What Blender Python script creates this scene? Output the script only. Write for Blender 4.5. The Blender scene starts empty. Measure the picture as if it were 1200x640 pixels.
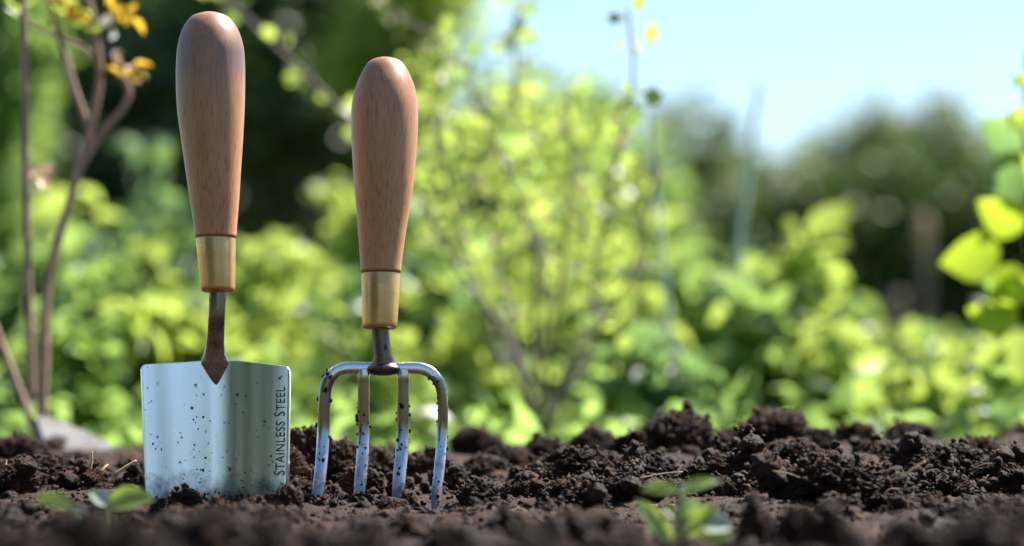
import bpy, bmesh, math, random
import numpy as np
from mathutils import Vector, Matrix, Euler

rng = np.random.default_rng(7)
random.seed(7)
sc = bpy.context.scene
COL = sc.collection

# ---------------------------------------------------------------- camera
W, H = 1200.0, 640.0                 # pixel frame of the photograph
FPX = 85.0 / 36.0 * W                # focal length in those pixels
FOCUS = 1.2
CAMZ = 0.061
HORIZON = 448.0
PITCH = math.atan((HORIZON - H / 2) / FPX)
cam = bpy.data.cameras.new("camera")
camo = bpy.data.objects.new("camera", cam)
COL.objects.link(camo)
sc.camera = camo
cam.lens = 85.0
cam.sensor_width = 36.0
cam.clip_start = 0.02
cam.clip_end = 2000.0
camo.location = (0, 0, CAMZ)
camo.rotation_euler = (math.pi / 2 + PITCH, 0, 0)
cam.dof.use_dof = True
cam.dof.focus_distance = FOCUS + 0.008
cam.dof.aperture_fstop = 4.6
cam.dof.aperture_blades = 0

# ---------------------------------------------------------------- sky and sun
SUN_EL, SUN_AZ = math.radians(53), math.radians(51)
world = bpy.data.worlds.new("World")
sc.world = world
world.use_nodes = True
wn = world.node_tree
sky = wn.nodes.new("ShaderNodeTexSky")
sky.sky_type = 'NISHITA'
sky.sun_disc = False
sky.sun_elevation = SUN_EL
sky.sun_rotation = SUN_AZ
sky.air_density = 1.0
sky.dust_density = 0.3
sky.ozone_density = 3.2
wn.nodes["Background"].inputs[1].default_value = 0.066
wn.links.new(sky.outputs[0], wn.nodes["Background"].inputs[0])

sun = bpy.data.lights.new("sun", 'SUN')
sun.energy = 5.0
sun.angle = math.radians(0.5)
sun.color = (1.0, 0.94, 0.84)
suno = bpy.data.objects.new("sun", sun)
COL.objects.link(suno)
sd = Vector((math.sin(SUN_AZ) * math.cos(SUN_EL), math.cos(SUN_AZ) * math.cos(SUN_EL), math.sin(SUN_EL)))
suno.rotation_euler = sd.to_track_quat('Z', 'Y').to_euler()
suno.location = (3, 4, 6)

sc.view_settings.view_transform = 'Standard'
sc.view_settings.look = 'None'
sc.view_settings.exposure = 1.55
sc.view_settings.gamma = 1.0
sc.cycles.use_denoising = True
sc.cycles.max_bounces = 8
sc.cycles.transparent_max_bounces = 4

# ---------------------------------------------------------------- helpers
CP, SP = math.cos(PITCH), math.sin(PITCH)


def P(px, py, d):
    """World point seen at photo pixel (px, py) at depth d along the view axis."""
    u = (px - W / 2) / FPX * d
    v = -(py - H / 2) / FPX * d
    return np.array((u, d * CP - v * SP, CAMZ + d * SP + v * CP))


def tag(o, label=None, cat=None, group=None, kind=None):
    if label: o["label"] = label
    if cat: o["category"] = cat
    if group: o["group"] = group
    if kind: o["kind"] = kind
    return o


def empty(name, loc):
    o = bpy.data.objects.new(name, None)
    o.empty_display_size = 0.05
    o.location = loc
    COL.objects.link(o)
    return o


def link(name, me, mat=None, parent=None, smooth=True):
    o = bpy.data.objects.new(name, me)
    if mat is not None and not me.materials:
        me.materials.append(mat)
    if parent is not None: o.parent = parent
    COL.objects.link(o)
    return o


def np_mesh(name, V, F, smooth=True, tint=None):
    """V (n,3); F = list of (m,k) integer arrays."""
    me = bpy.data.meshes.new(name)
    V = np.asarray(V, dtype=np.float32)
    Fs = [np.asarray(f, dtype=np.int32) for f in (F if isinstance(F, list) else [F]) if len(f)]
    me.vertices.add(len(V))
    me.vertices.foreach_set("co", V.ravel())
    loops = np.concatenate([f.ravel() for f in Fs])
    tot = np.concatenate([np.full(len(f), f.shape[1], dtype=np.int32) for f in Fs])
    start = np.concatenate(([0], np.cumsum(tot)[:-1])).astype(np.int32)
    me.loops.add(len(loops))
    me.loops.foreach_set("vertex_index", loops)
    me.polygons.add(len(tot))
    me.polygons.foreach_set("loop_start", start)
    me.polygons.foreach_set("loop_total", tot)
    me.update(calc_edges=True)
    me.polygons.foreach_set("use_smooth", np.full(len(tot), smooth, dtype=bool))
    if tint is not None:
        a = me.attributes.new("tint", 'FLOAT', 'POINT')
        a.data.foreach_set("value", np.asarray(tint, dtype=np.float32))
    me.validate()
    return me


class Geo:
    def __init__(self):
        self.V, self.F3, self.F4, self.T, self.n = [], [], [], [], 0

    def add(self, V, F3=None, F4=None, tint=0.5):
        V = np.asarray(V, float)
        if F3 is not None and len(F3): self.F3.append(np.asarray(F3, int) + self.n)
        if F4 is not None and len(F4): self.F4.append(np.asarray(F4, int) + self.n)
        self.V.append(V)
        self.T.append(np.broadcast_to(np.asarray(tint, float), (len(V),)))
        self.n += len(V)

    def tube(self, pts, radii, sides=6, tint=0.5, caps=True, ell=1.0):
        pts = np.asarray(pts, float)
        radii = np.broadcast_to(np.asarray(radii, float), (len(pts),))
        t = np.gradient(pts, axis=0)
        t /= np.linalg.norm(t, axis=1)[:, None] + 1e-12
        ref = np.array((0.0, 1.0, 0.0)) if abs(t[0][1]) < 0.85 else np.array((1.0, 0.0, 0.0))
        a = np.cross(t, ref)
        a /= np.linalg.norm(a, axis=1)[:, None] + 1e-12
        b = np.cross(t, a)
        ang = np.arange(sides) * 2 * math.pi / sides
        R = (np.cos(ang)[None, :, None] * a[:, None, :] + ell * np.sin(ang)[None, :, None] * b[:, None, :])
        V = (pts[:, None, :] + R * radii[:, None, None]).reshape(-1, 3)
        n = len(pts)
        i = np.arange(n - 1)[:, None] * sides
        j = np.arange(sides)[None, :]
        k = (j + 1) % sides
        F4 = np.stack((i + j, i + k, i + sides + k, i + sides + j), -1).reshape(-1, 4)
        F3 = []
        if caps:
            V = np.vstack((V, pts[0], pts[-1]))
            c0, c1 = n * sides, n * sides + 1
            for q in range(sides):
                F3.append((c0, (q + 1) % sides, q))
                F3.append((c1, (n - 1) * sides + q, (n - 1) * sides + (q + 1) % sides))
        self.add(V, F3, F4, tint)

    def mesh(self, name, smooth=True, origin=None):
        V = np.vstack(self.V)
        if origin is not None: V = V - np.asarray(origin, float)
        F = []
        if self.F3: F.append(np.vstack(self.F3))
        if self.F4: F.append(np.vstack(self.F4))
        return np_mesh(name, V, F, smooth, np.concatenate(self.T))


def spline(pts, n):
    """Catmull-Rom through pts, n samples."""
    p = np.asarray(pts, float)
    p = np.vstack((2 * p[0] - p[1], p, 2 * p[-1] - p[-2]))
    u = np.linspace(0, len(p) - 3, n)
    i = np.minimum(u.astype(int), len(p) - 4)
    t = (u - i)[:, None]
    a, b, c, d = p[i], p[i + 1], p[i + 2], p[i + 3]
    return 0.5 * (2 * b + (c - a) * t + (2 * a - 5 * b + 4 * c - d) * t ** 2 + (3 * b - a - 3 * c + d) * t ** 3)


# ---- vectorised noise
def _hash(i, j, k, seed):
    h = (i.astype(np.int64) * 374761393 + j.astype(np.int64) * 668265263 + k.astype(np.int64) * 2147483647 + seed * 1274126177) & 0xFFFFFFFF
    h = ((h ^ (h >> 13)) * 1274126177) & 0xFFFFFFFF
    h = ((h ^ (h >> 16)) * 2246822519) & 0xFFFFFFFF
    return h ^ (h >> 15)


def noise(p, seed=0):
    p = np.asarray(p, float)
    f = np.floor(p)
    i = f.astype(np.int64)
    t = p - f
    s = t * t * t * (t * (t * 6 - 15) + 10)
    out = 0
    for dx in (0, 1):
        for dy in (0, 1):
            for dz in (0, 1):
                h = _hash(i[:, 0] + dx, i[:, 1] + dy, i[:, 2] + dz, seed)
                gx = (h & 1023) / 511.5 - 1
                gy = ((h >> 10) & 1023) / 511.5 - 1
                gz = ((h >> 20) & 1023) / 511.5 - 1
                g = gx * (t[:, 0] - dx) + gy * (t[:, 1] - dy) + gz * (t[:, 2] - dz)
                w = (s[:, 0] if dx else 1 - s[:, 0]) * (s[:, 1] if dy else 1 - s[:, 1]) * (s[:, 2] if dz else 1 - s[:, 2])
                out = out + g * w
    return out


def fbm(p, octs=4, seed=0):
    v, a, f = 0, 1.0, 1.0
    for o in range(octs):
        v = v + a * noise(np.asarray(p) * f, seed + o * 17)
        a *= 0.5
        f *= 2.03
    return v


def bumps(p, seed=0, flat=False):
    """Rounded crumb bumps 0..1 from cell noise."""
    i = np.floor(p).astype(np.int64)
    best = np.full(len(p), 9.0)
    for dx in (-1, 0, 1):
        for dy in (-1, 0, 1):
            for dz in ((0,) if flat else (-1, 0, 1)):
                c = i + (dx, dy, dz)
                h = _hash(c[:, 0], c[:, 1], c[:, 2], seed)
                q = c + np.stack(((h & 1023) / 1023.0, ((h >> 10) & 1023) / 1023.0, (0.5 if flat else 1) * ((h >> 20) & 1023) / 1023.0), -1)
                dd = ((p - q) ** 2).sum(1)
                best = np.minimum(best, dd)
    return np.sqrt(np.maximum(0, 1 - best / 0.72))


# ---------------------------------------------------------------- materials
def mat_new(name):
    m = bpy.data.materials.new(name)
    m.use_nodes = True
    nt = m.node_tree
    return m, nt, nt.nodes, nt.links, nt.nodes["Principled BSDF"]


def ramp(nodes, stops, interp='LINEAR'):
    r = nodes.new("ShaderNodeValToRGB")
    r.color_ramp.interpolation = interp
    e = r.color_ramp.elements
    while len(e) < len(stops): e.new(0.5)
    for x, (pos, c) in zip(e, stops):
        x.position = pos
        x.color = (*c, 1) if len(c) == 3 else c
    return r


def tex(nodes, links, kind, scale, detail=4, rough=0.6, vec=None):
    n = nodes.new(kind)
    n.inputs["Scale"].default_value = scale
    if "Detail" in n.inputs: n.inputs["Detail"].default_value = detail
    if "Roughness" in n.inputs: n.inputs["Roughness"].default_value = rough
    if vec is not None: links.new(vec, n.inputs["Vector"])
    return n


def soil_material():
    m, nt, N, L, b = mat_new("soil")
    g = N.new("ShaderNodeNewGeometry")
    n1 = tex(N, L, "ShaderNodeTexNoise", 62, 8, 0.72, g.outputs["Position"])
    r1 = ramp(N, [(0.30, (0.012, 0.0052, 0.0036)), (0.5, (0.034, 0.0152, 0.0096)), (0.62, (0.084, 0.040, 0.0255)), (0.76, (0.20, 0.110, 0.074))])
    L.new(n1.outputs["Fac"], r1.inputs[0])
    n2 = tex(N, L, "ShaderNodeTexNoise", 900, 3, 0.6, g.outputs["Position"])
    r2 = ramp(N, [(0.66, (0, 0, 0)), (0.76, (1, 1, 1))])
    L.new(n2.outputs["Fac"], r2.inputs[0])
    mx = N.new("ShaderNodeMix")
    mx.data_type = 'RGBA'
    L.new(r2.outputs[0], mx.inputs[0])
    L.new(r1.outputs[0], mx.inputs[6])
    mx.inputs[7].default_value = (0.16, 0.105, 0.08, 1)
    L.new(mx.outputs[2], b.inputs["Base Color"])
    rr = ramp(N, [(0.35, (0.45, 0.45, 0.45)), (0.65, (0.85, 0.85, 0.85))])
    L.new(n1.outputs["Fac"], rr.inputs[0])
    L.new(rr.outputs[0], b.inputs["Roughness"])
    b.inputs["Specular IOR Level"].default_value = 0.22
    n3 = tex(N, L, "ShaderNodeTexNoise", 420, 5, 0.7, g.outputs["Position"])
    bp = N.new("ShaderNodeBump")
    bp.inputs["Strength"].default_value = 0.9
    bp.inputs["Distance"].default_value = 0.0038
    L.new(n3.outputs["Fac"], bp.inputs["Height"])
    L.new(bp.outputs[0], b.inputs["Normal"])
    return m


def leaf_material(name, lo, hi, trans, tfac=0.5, rough=0.38):
    m, nt, N, L, b = mat_new(name)
    at = N.new("ShaderNodeAttribute")
    at.attribute_name = "tint"
    oi = N.new("ShaderNodeObjectInfo")
    ad = N.new("ShaderNodeMath")
    ad.operation = 'MULTIPLY_ADD'
    L.new(oi.outputs["Random"], ad.inputs[0])
    ad.inputs[1].default_value = 0.35
    L.new(at.outputs["Fac"], ad.inputs[2])
    sb = N.new("ShaderNodeMath")
    sb.operation = 'SUBTRACT'
    L.new(ad.outputs[0], sb.inputs[0])
    sb.inputs[1].default_value = 0.17
    r = ramp(N, [(0.05, lo), (0.95, hi)])
    L.new(sb.outputs[0], r.inputs[0])
    L.new(r.outputs[0], b.inputs["Base Color"])
    b.inputs["Roughness"].default_value = rough
    b.inputs["Specular IOR Level"].default_value = 0.5
    t = N.new("ShaderNodeBsdfTranslucent")
    tr = ramp(N, [(0.05, tuple(c * 0.62 for c in trans)), (0.95, trans)])
    L.new(sb.outputs[0], tr.inputs[0])
    L.new(tr.outputs[0], t.inputs[0])
    mix = N.new("ShaderNodeMixShader")
    mix.inputs[0].default_value = tfac
    L.new(b.outputs[0], mix.inputs[1])
    L.new(t.outputs[0], mix.inputs[2])
    L.new(mix.outputs[0], N["Material Output"].inputs[0])
    return m


def plain(name, c0, c1, scale=60, rough=0.7, bump=0.3, dist=0.001, stretch=None, spec=0.4):
    m, nt, N, L, b = mat_new(name)
    tc = N.new("ShaderNodeTexCoord")
    vec = tc.outputs["Object"]
    if stretch:
        mp = N.new("ShaderNodeMapping")
        mp.inputs["Scale"].default_value = stretch
        L.new(vec, mp.inputs[0])
        vec = mp.outputs[0]
    n = tex(N, L, "ShaderNodeTexNoise", scale, 5, 0.65, vec)
    r = ramp(N, [(0.3, c0), (0.7, c1)])
    L.new(n.outputs["Fac"], r.inputs[0])
    L.new(r.outputs[0], b.inputs["Base Color"])
    b.inputs["Roughness"].default_value = rough
    b.inputs["Specular IOR Level"].default_value = spec
    bp = N.new("ShaderNodeBump")
    bp.inputs["Strength"].default_value = bump
    bp.inputs["Distance"].default_value = dist
    L.new(n.outputs["Fac"], bp.inputs["Height"])
    L.new(bp.outputs[0], b.inputs["Normal"])
    return m


def wood_material(name, smudge):
    m, nt, N, L, b = mat_new(name)
    tc = N.new("ShaderNodeTexCoord")
    mp = N.new("ShaderNodeMapping")
    mp.inputs["Scale"].default_value = (1, 1, 0.085)
    L.new(tc.outputs["Object"], mp.inputs[0])
    n1 = tex(N, L, "ShaderNodeTexNoise", 1300, 3, 0.5, mp.outputs[0])          # flecks
    mp2 = N.new("ShaderNodeMapping")
    mp2.inputs["Scale"].default_value = (1, 1, 0.16)
    L.new(tc.outputs["Object"], mp2.inputs[0])
    n2 = tex(N, L, "ShaderNodeTexNoise", 110, 4, 0.55, mp2.outputs[0])          # broad grain
    base = ramp(N, [(0.3, (0.46, 0.190, 0.078)), (0.7, (0.56, 0.265, 0.118))])
    L.new(n2.outputs["Fac"], base.inputs[0])
    fl = ramp(N, [(0.32, (0.60, 0.54, 0.50)), (0.49, (1, 1, 1)), (0.66, (1.0, 1.0, 1.0)), (0.78, (1.18, 1.18, 1.18))])
    L.new(n1.outputs["Fac"], fl.inputs[0])
    mu = N.new("ShaderNodeMix")
    mu.data_type = 'RGBA'
    mu.blend_type = 'MULTIPLY'
    mu.inputs[0].default_value = 0.85
    L.new(base.outputs[0], mu.inputs[6])
    L.new(fl.outputs[0], mu.inputs[7])
    # hand-worn grey grime near the knob (a stain on the wood)
    n3 = tex(N, L, "ShaderNodeTexNoise", 38, 3, 0.5, tc.outputs["Object"])
    sx = N.new("ShaderNodeSeparateXYZ")
    L.new(tc.outputs["Object"], sx.inputs[0])
    mr = N.new("ShaderNodeMapRange")
    mr.inputs["From Min"].default_value = smudge[0]
    mr.inputs["From Max"].default_value = smudge[1]
    L.new(sx.outputs[2], mr.inputs[0])
    rb = ramp(N, [(0.0, (0, 0, 0)), (0.55, (0.42, 0.42, 0.42)), (0.75, (0.9, 0.9, 0.9)), (1.0, (0.45, 0.45, 0.45))])
    L.new(mr.outputs[0], rb.inputs[0])
    rn = ramp(N, [(0.3, (0.45, 0.45, 0.45)), (0.6, (1, 1, 1))])
    L.new(n3.outputs["Fac"], rn.inputs[0])
    mm = N.new("ShaderNodeMath")
    mm.operation = 'MULTIPLY'
    L.new(rb.outputs[0], mm.inputs[0])
    L.new(rn.outputs[0], mm.inputs[1])
    ms = N.new("ShaderNodeMath")
    ms.operation = 'MULTIPLY'
    ms.inputs[1].default_value = smudge[2]
    L.new(mm.outputs[0], ms.inputs[0])
    mg = N.new("ShaderNodeMix")
    mg.data_type = 'RGBA'
    L.new(ms.outputs[0], mg.inputs[0])
    L.new(mu.outputs[2], mg.inputs[6])
    mg.inputs[7].default_value = (0.13, 0.10, 0.095, 1)
    L.new(mg.outputs[2], b.inputs["Base Color"])
    b.inputs["Roughness"].default_value = 0.42
    b.inputs["Specular IOR Level"].default_value = 0.55
    b.inputs["Coat Weight"].default_value = 0.12
    b.inputs["Coat Roughness"].default_value = 0.35
    bp = N.new("ShaderNodeBump")
    bp.inputs["Strength"].default_value = 0.25
    bp.inputs["Distance"].default_value = 0.0003
    L.new(n1.outputs["Fac"], bp.inputs["Height"])
    L.new(bp.outputs[0], b.inputs["Normal"])
    return m


def brass_material():
    m, nt, N, L, b = mat_new("brass")
    tc = N.new("ShaderNodeTexCoord")
    mp = N.new("ShaderNodeMapping")
    mp.inputs["Scale"].default_value = (0.12, 0.12, 3.0)
    L.new(tc.outputs["Object"], mp.inputs[0])
    n = tex(N, L, "ShaderNodeTexNoise", 700, 3, 0.6, mp.outputs[0])
    n2 = tex(N, L, "ShaderNodeTexNoise", 120, 4, 0.6, tc.outputs["Object"])
    r = ramp(N, [(0.3, (0.58, 0.34, 0.135)), (0.7, (0.67, 0.42, 0.185))])
    L.new(n2.outputs["Fac"], r.inputs[0])
    L.new(r.outputs[0], b.inputs["Base Color"])
    b.inputs["Metallic"].default_value = 0.85
    rr = ramp(N, [(0.3, (0.26, 0.26, 0.26)), (0.7, (0.40, 0.40, 0.40))])
    L.new(n.outputs["Fac"], rr.inputs[0])
    L.new(rr.outputs[0], b.inputs["Roughness"])
    bp = N.new("ShaderNodeBump")
    bp.inputs["Strength"].default_value = 0.12
    bp.inputs["Distance"].default_value = 0.0002
    L.new(n.outputs["Fac"], bp.inputs["Height"])
    L.new(bp.outputs[0], b.inputs["Normal"])
    return m


def steel_material(name, dirt_lo, dirt_hi, speck=0.70, tone=(0.62, 0.64, 0.66), rough=0.2, dirtcol=(0.085, 0.055, 0.042), tarnish_reflection=None):
    """Polished steel with specks of soil and a smear of soil that fades out between the two heights."""
    m, nt, N, L, b = mat_new(name)
    tc = N.new("ShaderNodeTexCoord")
    n1 = tex(N, L, "ShaderNodeTexNoise", 330, 3, 0.55, tc.outputs["Object"])
    sp = ramp(N, [(speck, (0, 0, 0)), (speck + 0.025, (1, 1, 1))])
    L.new(n1.outputs["Fac"], sp.inputs[0])
    n2 = tex(N, L, "ShaderNodeTexNoise", 95, 6, 0.7, tc.outputs["Object"])
    sx = N.new("ShaderNodeSeparateXYZ")
    L.new(tc.outputs["Object"], sx.inputs[0])
    mr = N.new("ShaderNodeMapRange")
    mr.inputs["From Min"].default_value = dirt_lo
    mr.inputs["From Max"].default_value = dirt_hi
    mr.inputs["To Min"].default_value = 0.42
    mr.inputs["To Max"].default_value = -0.35
    L.new(sx.outputs[2], mr.inputs[0])
    ad = N.new("ShaderNodeMath")
    L.new(mr.outputs[0], ad.inputs[0])
    L.new(n2.outputs["Fac"], ad.inputs[1])
    sm = ramp(N, [(0.50, (0, 0, 0)), (0.85, (0.85, 0.85, 0.85))])
    L.new(ad.outputs[0], sm.inputs[0])
    mx = N.new("ShaderNodeMath")
    mx.operation = 'MAXIMUM'
    L.new(sp.outputs[0], mx.inputs[0])
    L.new(sm.outputs[0], mx.inputs[1])
    mp = N.new("ShaderNodeMapping")
    mp.inputs["Scale"].default_value = (1, 1, 0.06)
    L.new(tc.outputs["Object"], mp.inputs[0])
    n3 = tex(N, L, "ShaderNodeTexNoise", 420, 3, 0.6, mp.outputs[0])
    rr = ramp(N, [(0.3, (rough * 0.9,) * 3), (0.7, (rough * 1.15,) * 3)])
    L.new(n3.outputs["Fac"], rr.inputs[0])
    L.new(rr.outputs[0], b.inputs["Roughness"])
    b.inputs["Base Color"].default_value = (*tone, 1)
    b.inputs["Metallic"].default_value = 1.0
    if tarnish_reflection is not None:  # darkens by height: tarnish on the shank, a painted-in reflection on the tines
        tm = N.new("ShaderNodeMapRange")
        tm.inputs["From Min"].default_value = tarnish_reflection[0]
        tm.inputs["From Max"].default_value = tarnish_reflection[1]
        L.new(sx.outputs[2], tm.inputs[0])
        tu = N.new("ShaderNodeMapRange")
        tu.inputs["From Min"].default_value = tarnish_reflection[2]
        tu.inputs["From Max"].default_value = tarnish_reflection[3]
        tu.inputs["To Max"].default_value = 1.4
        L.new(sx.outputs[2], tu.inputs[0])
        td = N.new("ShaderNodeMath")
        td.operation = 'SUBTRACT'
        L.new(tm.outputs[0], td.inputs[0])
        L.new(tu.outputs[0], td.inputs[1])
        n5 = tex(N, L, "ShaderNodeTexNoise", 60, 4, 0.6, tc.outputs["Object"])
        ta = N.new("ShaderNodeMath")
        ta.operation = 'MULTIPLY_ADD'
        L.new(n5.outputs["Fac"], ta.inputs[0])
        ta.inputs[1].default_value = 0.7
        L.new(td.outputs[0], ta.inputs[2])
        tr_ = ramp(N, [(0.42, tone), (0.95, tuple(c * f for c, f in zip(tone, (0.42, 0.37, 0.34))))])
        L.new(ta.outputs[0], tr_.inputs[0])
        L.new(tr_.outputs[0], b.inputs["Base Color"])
    d = N.new("ShaderNodeBsdfPrincipled")
    d.inputs["Base Color"].default_value = (*dirtcol, 1)
    d.inputs["Roughness"].default_value = 0.85
    mix = N.new("ShaderNodeMixShader")
    L.new(mx.outputs[0], mix.inputs[0])
    L.new(b.outputs[0], mix.inputs[1])
    L.new(d.outputs[0], mix.inputs[2])
    L.new(mix.outputs[0], N["Material Output"].inputs[0])
    bp = N.new("ShaderNodeBump")
    bp.inputs["Strength"].default_value = 0.7
    bp.inputs["Distance"].default_value = 0.0006
    L.new(mx.outputs[0], bp.inputs["Height"])
    L.new(bp.outputs[0], d.inputs["Normal"])
    return m


M = {}
M["soil"] = soil_material()
M["leaf_bright"] = leaf_material("leaf_bright", (0.075, 0.13, 0.025), (0.15, 0.22, 0.06), (0.58, 0.73, 0.14), 0.61, 0.38)
M["leaf_mid"] = leaf_material("leaf_mid", (0.06, 0.11, 0.025), (0.12, 0.19, 0.045), (0.42, 0.62, 0.15), 0.55, 0.36)
M["leaf_cool"] = leaf_material("leaf_cool", (0.05, 0.10, 0.045), (0.10, 0.16, 0.08), (0.34, 0.56, 0.17), 0.46, 0.36)
M["leaf_dark"] = leaf_material("leaf_dark", (0.018, 0.040, 0.020), (0.045, 0.08, 0.032), (0.08, 0.16, 0.035), 0.3, 0.42)
M["leaf_hedge"] = leaf_material("leaf_hedge", (0.018, 0.036, 0.010), (0.045, 0.075, 0.018), (0.10, 0.18, 0.025), 0.34, 0.55)
M["leaf_vine"] = leaf_material("leaf_vine", (0.10, 0.15, 0.015), (0.17, 0.22, 0.03), (0.50, 0.66, 0.045), 0.58, 0.36)
M["leaf_far_haze"] = leaf_material("leaf_far_haze", (0.055, 0.08, 0.045), (0.10, 0.13, 0.07), (0.28, 0.36, 0.14), 0.42, 0.35)  # haze over the distant trees is lightened into this leaf colour
M["leaf_pale"] = leaf_material("leaf_pale", (0.46, 0.56, 0.44), (0.58, 0.66, 0.55), (0.4, 0.5, 0.3), 0.35, 0.25)  # pale base colour stands in for sky glints on the seedling
M["leaf_yellow"] = leaf_material("leaf_yellow", (0.36, 0.26, 0.03), (0.55, 0.34, 0.04), (0.85, 0.55, 0.05), 0.62, 0.55)
M["leaf_sprout"] = leaf_material("leaf_sprout", (0.14, 0.23, 0.05), (0.22, 0.32, 0.09), (0.62, 0.82, 0.14), 0.55, 0.36)
M["petal_pink"] = leaf_material("petal_pink", (0.50, 0.34, 0.28), (0.66, 0.46, 0.36), (0.6, 0.4, 0.28), 0.35)
M["petal_white"] = leaf_material("petal_white", (0.7, 0.7, 0.68), (0.8, 0.8, 0.78), (0.7, 0.7, 0.65), 0.3)
M["petal_purple"] = leaf_material("petal_purple", (0.42, 0.36, 0.58), (0.55, 0.50, 0.70), (0.4, 0.3, 0.6), 0.3)
M["bark"] = plain("bark", (0.11, 0.082, 0.072), (0.21, 0.165, 0.145), 220, 0.8, 0.5, 0.0012, (1, 1, 0.25))
M["bark_brown"] = plain("bark_brown", (0.26, 0.16, 0.115), (0.44, 0.30, 0.23), 220, 0.7, 0.4, 0.001, (1, 1, 0.25))
M["bark_tree"] = plain("bark_tree", (0.045, 0.035, 0.028), (0.11, 0.09, 0.075), 14, 0.9, 0.6, 0.01, (1, 1, 0.2))
M["stem_green"] = plain("stem_green", (0.17, 0.25, 0.07), (0.26, 0.34, 0.12), 90, 0.5, 0.2)
M["stalk"] = plain("stalk", (0.50, 0.60, 0.52), (0.62, 0.70, 0.63), 60, 0.45, 0.2, 0.001, (1, 1, 0.1))
M["straw"] = plain("straw", (0.26, 0.17, 0.09), (0.45, 0.33, 0.20), 300, 0.7, 0.3, 0.0006, (1, 1, 0.2))
M["stone"] = plain("stone", (0.13, 0.12, 0.115), (0.27, 0.26, 0.265), 55, 0.6, 0.4, 0.001)
M["post"] = plain("post", (0.10, 0.075, 0.06), (0.22, 0.17, 0.14), 25, 0.85, 0.5, 0.004, (1, 1, 0.15))
M["ground"] = plain("ground", (0.07, 0.095, 0.025), (0.12, 0.15, 0.045), 6, 0.95, 0.5, 0.02)
M["wood_trowel"] = wood_material("wood_trowel", (0.165, 0.245, 1.0))
M["wood_fork"] = wood_material("wood_fork", (0.165, 0.235, 0.45))
M["brass"] = brass_material()
M["steel_blade"] = steel_material("steel_blade", -0.004, 0.034, 0.715, (0.93, 0.93, 0.93), 0.22)
M["steel_tine"] = steel_material("steel_tine", -0.01, 0.065, 0.68, (0.74, 0.75, 0.77), 0.24, (0.07, 0.05, 0.042), (0.022, 0.05, 0.060, 0.066))  # upper tines browned to paint a dark reflection, top bar left bright
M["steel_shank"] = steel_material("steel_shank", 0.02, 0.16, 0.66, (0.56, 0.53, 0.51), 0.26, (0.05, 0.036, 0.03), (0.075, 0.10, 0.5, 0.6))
M["steel_neck"] = steel_material("steel_neck", 0.02, 0.10, 0.60, (0.17, 0.125, 0.105), 0.33, (0.06, 0.04, 0.03))
M["engraving"] = plain("engraving", (0.075, 0.075, 0.075), (0.14, 0.14, 0.14), 400, 0.5, 0.1)

# ---------------------------------------------------------------- ground and soil bed
gnd = link("ground", np_mesh("ground", [(-400, -400, -0.03), (400, -400, -0.03), (400, 600, -0.03), (-400, 600, -0.03)], np.array([(0, 1, 2, 3)])), M["ground"])
tag(gnd, kind="structure")

BX0, BX1, BY0, BY1 = -0.90, 0.90, 0.30, 1.78


def bed_base(x, y):
    z = np.interp(y, [0.2, 0.50, 0.64, 0.80, 0.95, 1.08, 1.18, 1.3, 1.5, 1.62, 1.70, 1.80],
                  [-0.05, -0.035, -0.024, -0.020, -0.015, -0.007, -0.002, 0.004, 0.009, 0.010, 0.0, -0.05])
    z = z + 0.010 * np.clip((x + 0.02) / 0.14, 0, 1) * np.clip((y - 1.16) / 0.16, 0, 1) * np.clip((1.66 - y) / 0.1, 0, 1)
    e = np.minimum(x - BX0, BX1 - x)
    return z - 0.06 * np.clip((0.12 - e) / 0.12, 0, 1)


dx = 0.0038
gx = np.arange(BX0, BX1, dx)
gy = np.arange(BY0, BY1, dx)
X, Y = np.meshgrid(gx, gy)
xy = np.stack((X.ravel(), Y.ravel(), np.zeros(X.size)), -1)
Z = bed_base(xy[:, 0], xy[:, 1])
Z = Z + np.clip((1.1 - xy[:, 1]) / 0.2, 0, 1) * (0.010 * (bumps(xy * 19, 31, True) - 0.5) + 0.006 * (bumps(xy * 33, 32, True) - 0.5))
Z = Z + 0.009 * fbm(xy * 13, 3, 3) + 0.0055 * (bumps(xy * 42 + 0.35 * np.stack((noise(xy * 60, 5), noise(xy * 60, 6), 0 * Z), -1), 11, True) - 0.4)
Z = Z + 0.0034 * (bumps(xy * 105, 12, True) - 0.4) + 0.0025 * fbm(xy * 120, 2, 21)
# keep the ground right at the tools level
tl = np.exp(-((xy[:, 1] - 1.2) / 0.05) ** 2) * np.exp(-((xy[:, 0] + 0.10) / 0.16) ** 2)
Z = Z * (1 - 0.55 * tl)
Z = Z - 0.005 * np.exp(-((xy[:, 1] - 1.18) / 0.025) ** 2 - ((xy[:, 0] + 0.037) / 0.012) ** 2)
ny, nx = X.shape
ii = (np.arange(ny - 1)[:, None] * nx + np.arange(nx - 1)[None, :]).ravel()
bedF = np.stack((ii, ii + 1, ii + nx + 1, ii + nx), -1)
V = xy.copy()
V[:, 2] = Z
bed = link("soil_bed", np_mesh("soil_bed", V, bedF), M["soil"])
tag(bed, "dark brown freshly dug crumbly soil bed", kind="structure")
TOP = Z.reshape(ny, nx).copy()


def top_at(x, y):
    i = np.clip(((np.asarray(y) - BY0) / dx).astype(int), 0, ny - 1)
    j = np.clip(((np.asarray(x) - BX0) / dx).astype(int), 0, nx - 1)
    return TOP[i, j]


def splat(V):
    i = ((V[:, 1] - BY0) / dx).astype(int)
    j = ((V[:, 0] - BX0) / dx).astype(int)
    ok = (i >= 0) & (i < ny) & (j >= 0) & (j < nx)
    np.maximum.at(TOP, (i[ok], j[ok]), V[ok, 2])


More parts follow.
